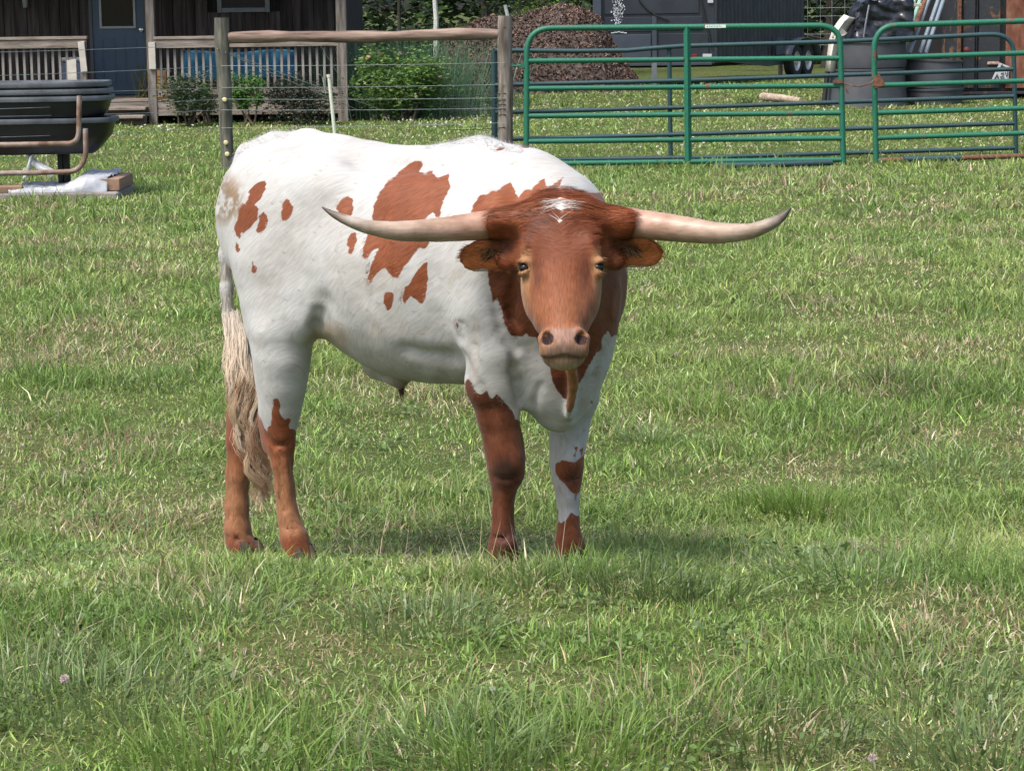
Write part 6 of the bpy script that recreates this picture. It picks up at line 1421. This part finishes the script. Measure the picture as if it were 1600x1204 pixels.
tree(612, 60, 5.0, 1.5, 1800, .11, tg, 'thin green sapling behind the porch corner', M_BARK, .06, .16, 3)
tree(812, 57, 7.0, 1.8, 2600, .12, td, 'dark tree with a thick grey trunk behind the mulch heap', M_BARK, .16, .32, 4)
tree(850, 56, 3.6, 1.1, 1800, .11, tg, 'low green tree just behind the top of the mulch heap', M_BARK, .06, .25, 5)
tree(1290, 60, 5.0, 2.4, 4200, .13, td, 'dark green tree behind the wire mesh fence', M_BARK, .14, .12, 6)
tree(1340, 64, 6.0, 2.4, 3600, .13, td, 'dark green tree behind the tarp and stock tanks', M_BARK, .14, .12, 7)
# the wood behind everything: one dark mass
n = 70000; X = rng.uniform(-26, 34, n); Yw = 63 + 9 * rng.random(n); Z = 8 * rng.random(n) ** 2.2; keep = fbm(X * .7, Z * .9, 3) + .25 * (Yw - 63) / 9 > .30; C = np.stack([X, Yw, Z], 1)[keep]
fw_ = build_cloud('far_wood', [leaf_cloud(C, .34, td[rng.integers(0, 3, len(C))] * rng.uniform(.5, 1.2, (len(C), 1)), asp=.6)], None); tag(fw_, 'dense dark wood closing the view behind the yard', 'wood', kind='stuff')
# ------------------------------------------------------------------ clover
M_CLV = leaf_mat('clover_bloom', trans=.2)
x, y = [], []
for (px, py, n_, sx, sy) in ((270, 205, 24, .5, .5), (590, 190, 40, .9, .8), (640, 176, 60, 1.0, .5), (720, 172, 90, 1.0, .6), (760, 190, 40, .8, 1), (700, 200, 40, 1, 1), (1000, 225, 45, 1.6, 1.2), (1150, 230, 40, 1.6, 1.2), (900, 190, 25, 1.5, 1.5), (1200, 170, 20, 1.6, 1.5), (1450, 215, 30, 1.6, 1.2), (430, 190, 15, 1, 1)):
    p = ground(px, py); x.append(p[0] + rng.normal(0, sx * .6, n_)); y.append(p[1] + rng.normal(0, sy, n_))
x = np.concatenate(x); y = np.concatenate(y); C = np.stack([x, y, terrain(x, y) + .065 * rng.uniform(.7, 1.2, len(x))], 1); C = np.repeat(C, 3, 0) + rng.normal(0, .006, (len(x) * 3, 3))
cv = build_cloud('clover_flowers', [leaf_cloud(C, .034, np.tile(np.array([[.62, .60, .50]]), (len(C), 1)) * rng.uniform(.7, 1.1, (len(C), 1)), asp=.9)], None, M_CLV); tag(cv, 'tiny white clover flowers dotted over the lawn beyond the gates', 'clover', kind='stuff')
def clover(px, py, h, label, r=.011):
    p = ground(px, py, .06)
    for _ in range(10): p = ground(px, py, float(terrain(p[0], p[1])) + h)
    b = np.array([p[0], p[1], float(terrain(p[0], p[1]))]); e = empty('clover_blossom', tuple(b), label=label, cat='clover', group='clover blossoms in the pasture'); mb = MB(); mb.tube([b, (b + p) / 2 + np.array([.004, 0, 0]), p], .0013, 5); mb.build('stalk', simple('clover_stalk', (.09, .15, .05), rough=.7) if 'clover_stalk' not in bpy.data.materials else bpy.data.materials['clover_stalk'], e)
    n = 90; d = rng.normal(0, 1, (n, 3)); d /= np.linalg.norm(d, axis=1, keepdims=True); a = d; b_ = np.cross(a, rng.normal(0, 1, (n, 3))); b_ /= np.linalg.norm(b_, axis=1, keepdims=True); V = np.stack([p + d * r * .2, p + d * r * .8 + b_ * r * .16, p + d * r * 1.1, p + d * r * .8 - b_ * r * .16], 1).reshape(-1, 3)
    me = np_mesh('flower_head', V, np.arange(n * 4).reshape(-1, 4)); vcol(me, 'leaf_colour', np.repeat(np.array([[.62, .50, .47]]) * rng.uniform(.75, 1.15, (n, 1)), 4, 0)); link_mesh('flower_head', me, M_CLV, e)
clover(101, 1060, .085, 'pinkish white clover blossom near the lower left corner of the pasture', .012)
clover(1363, 1183, .07, 'pinkish clover blossom at the bottom edge, right of the steer', .010)
clover(1057, 553, .07, 'pale clover blossom in the grass beside the steer\'s chest', .011)
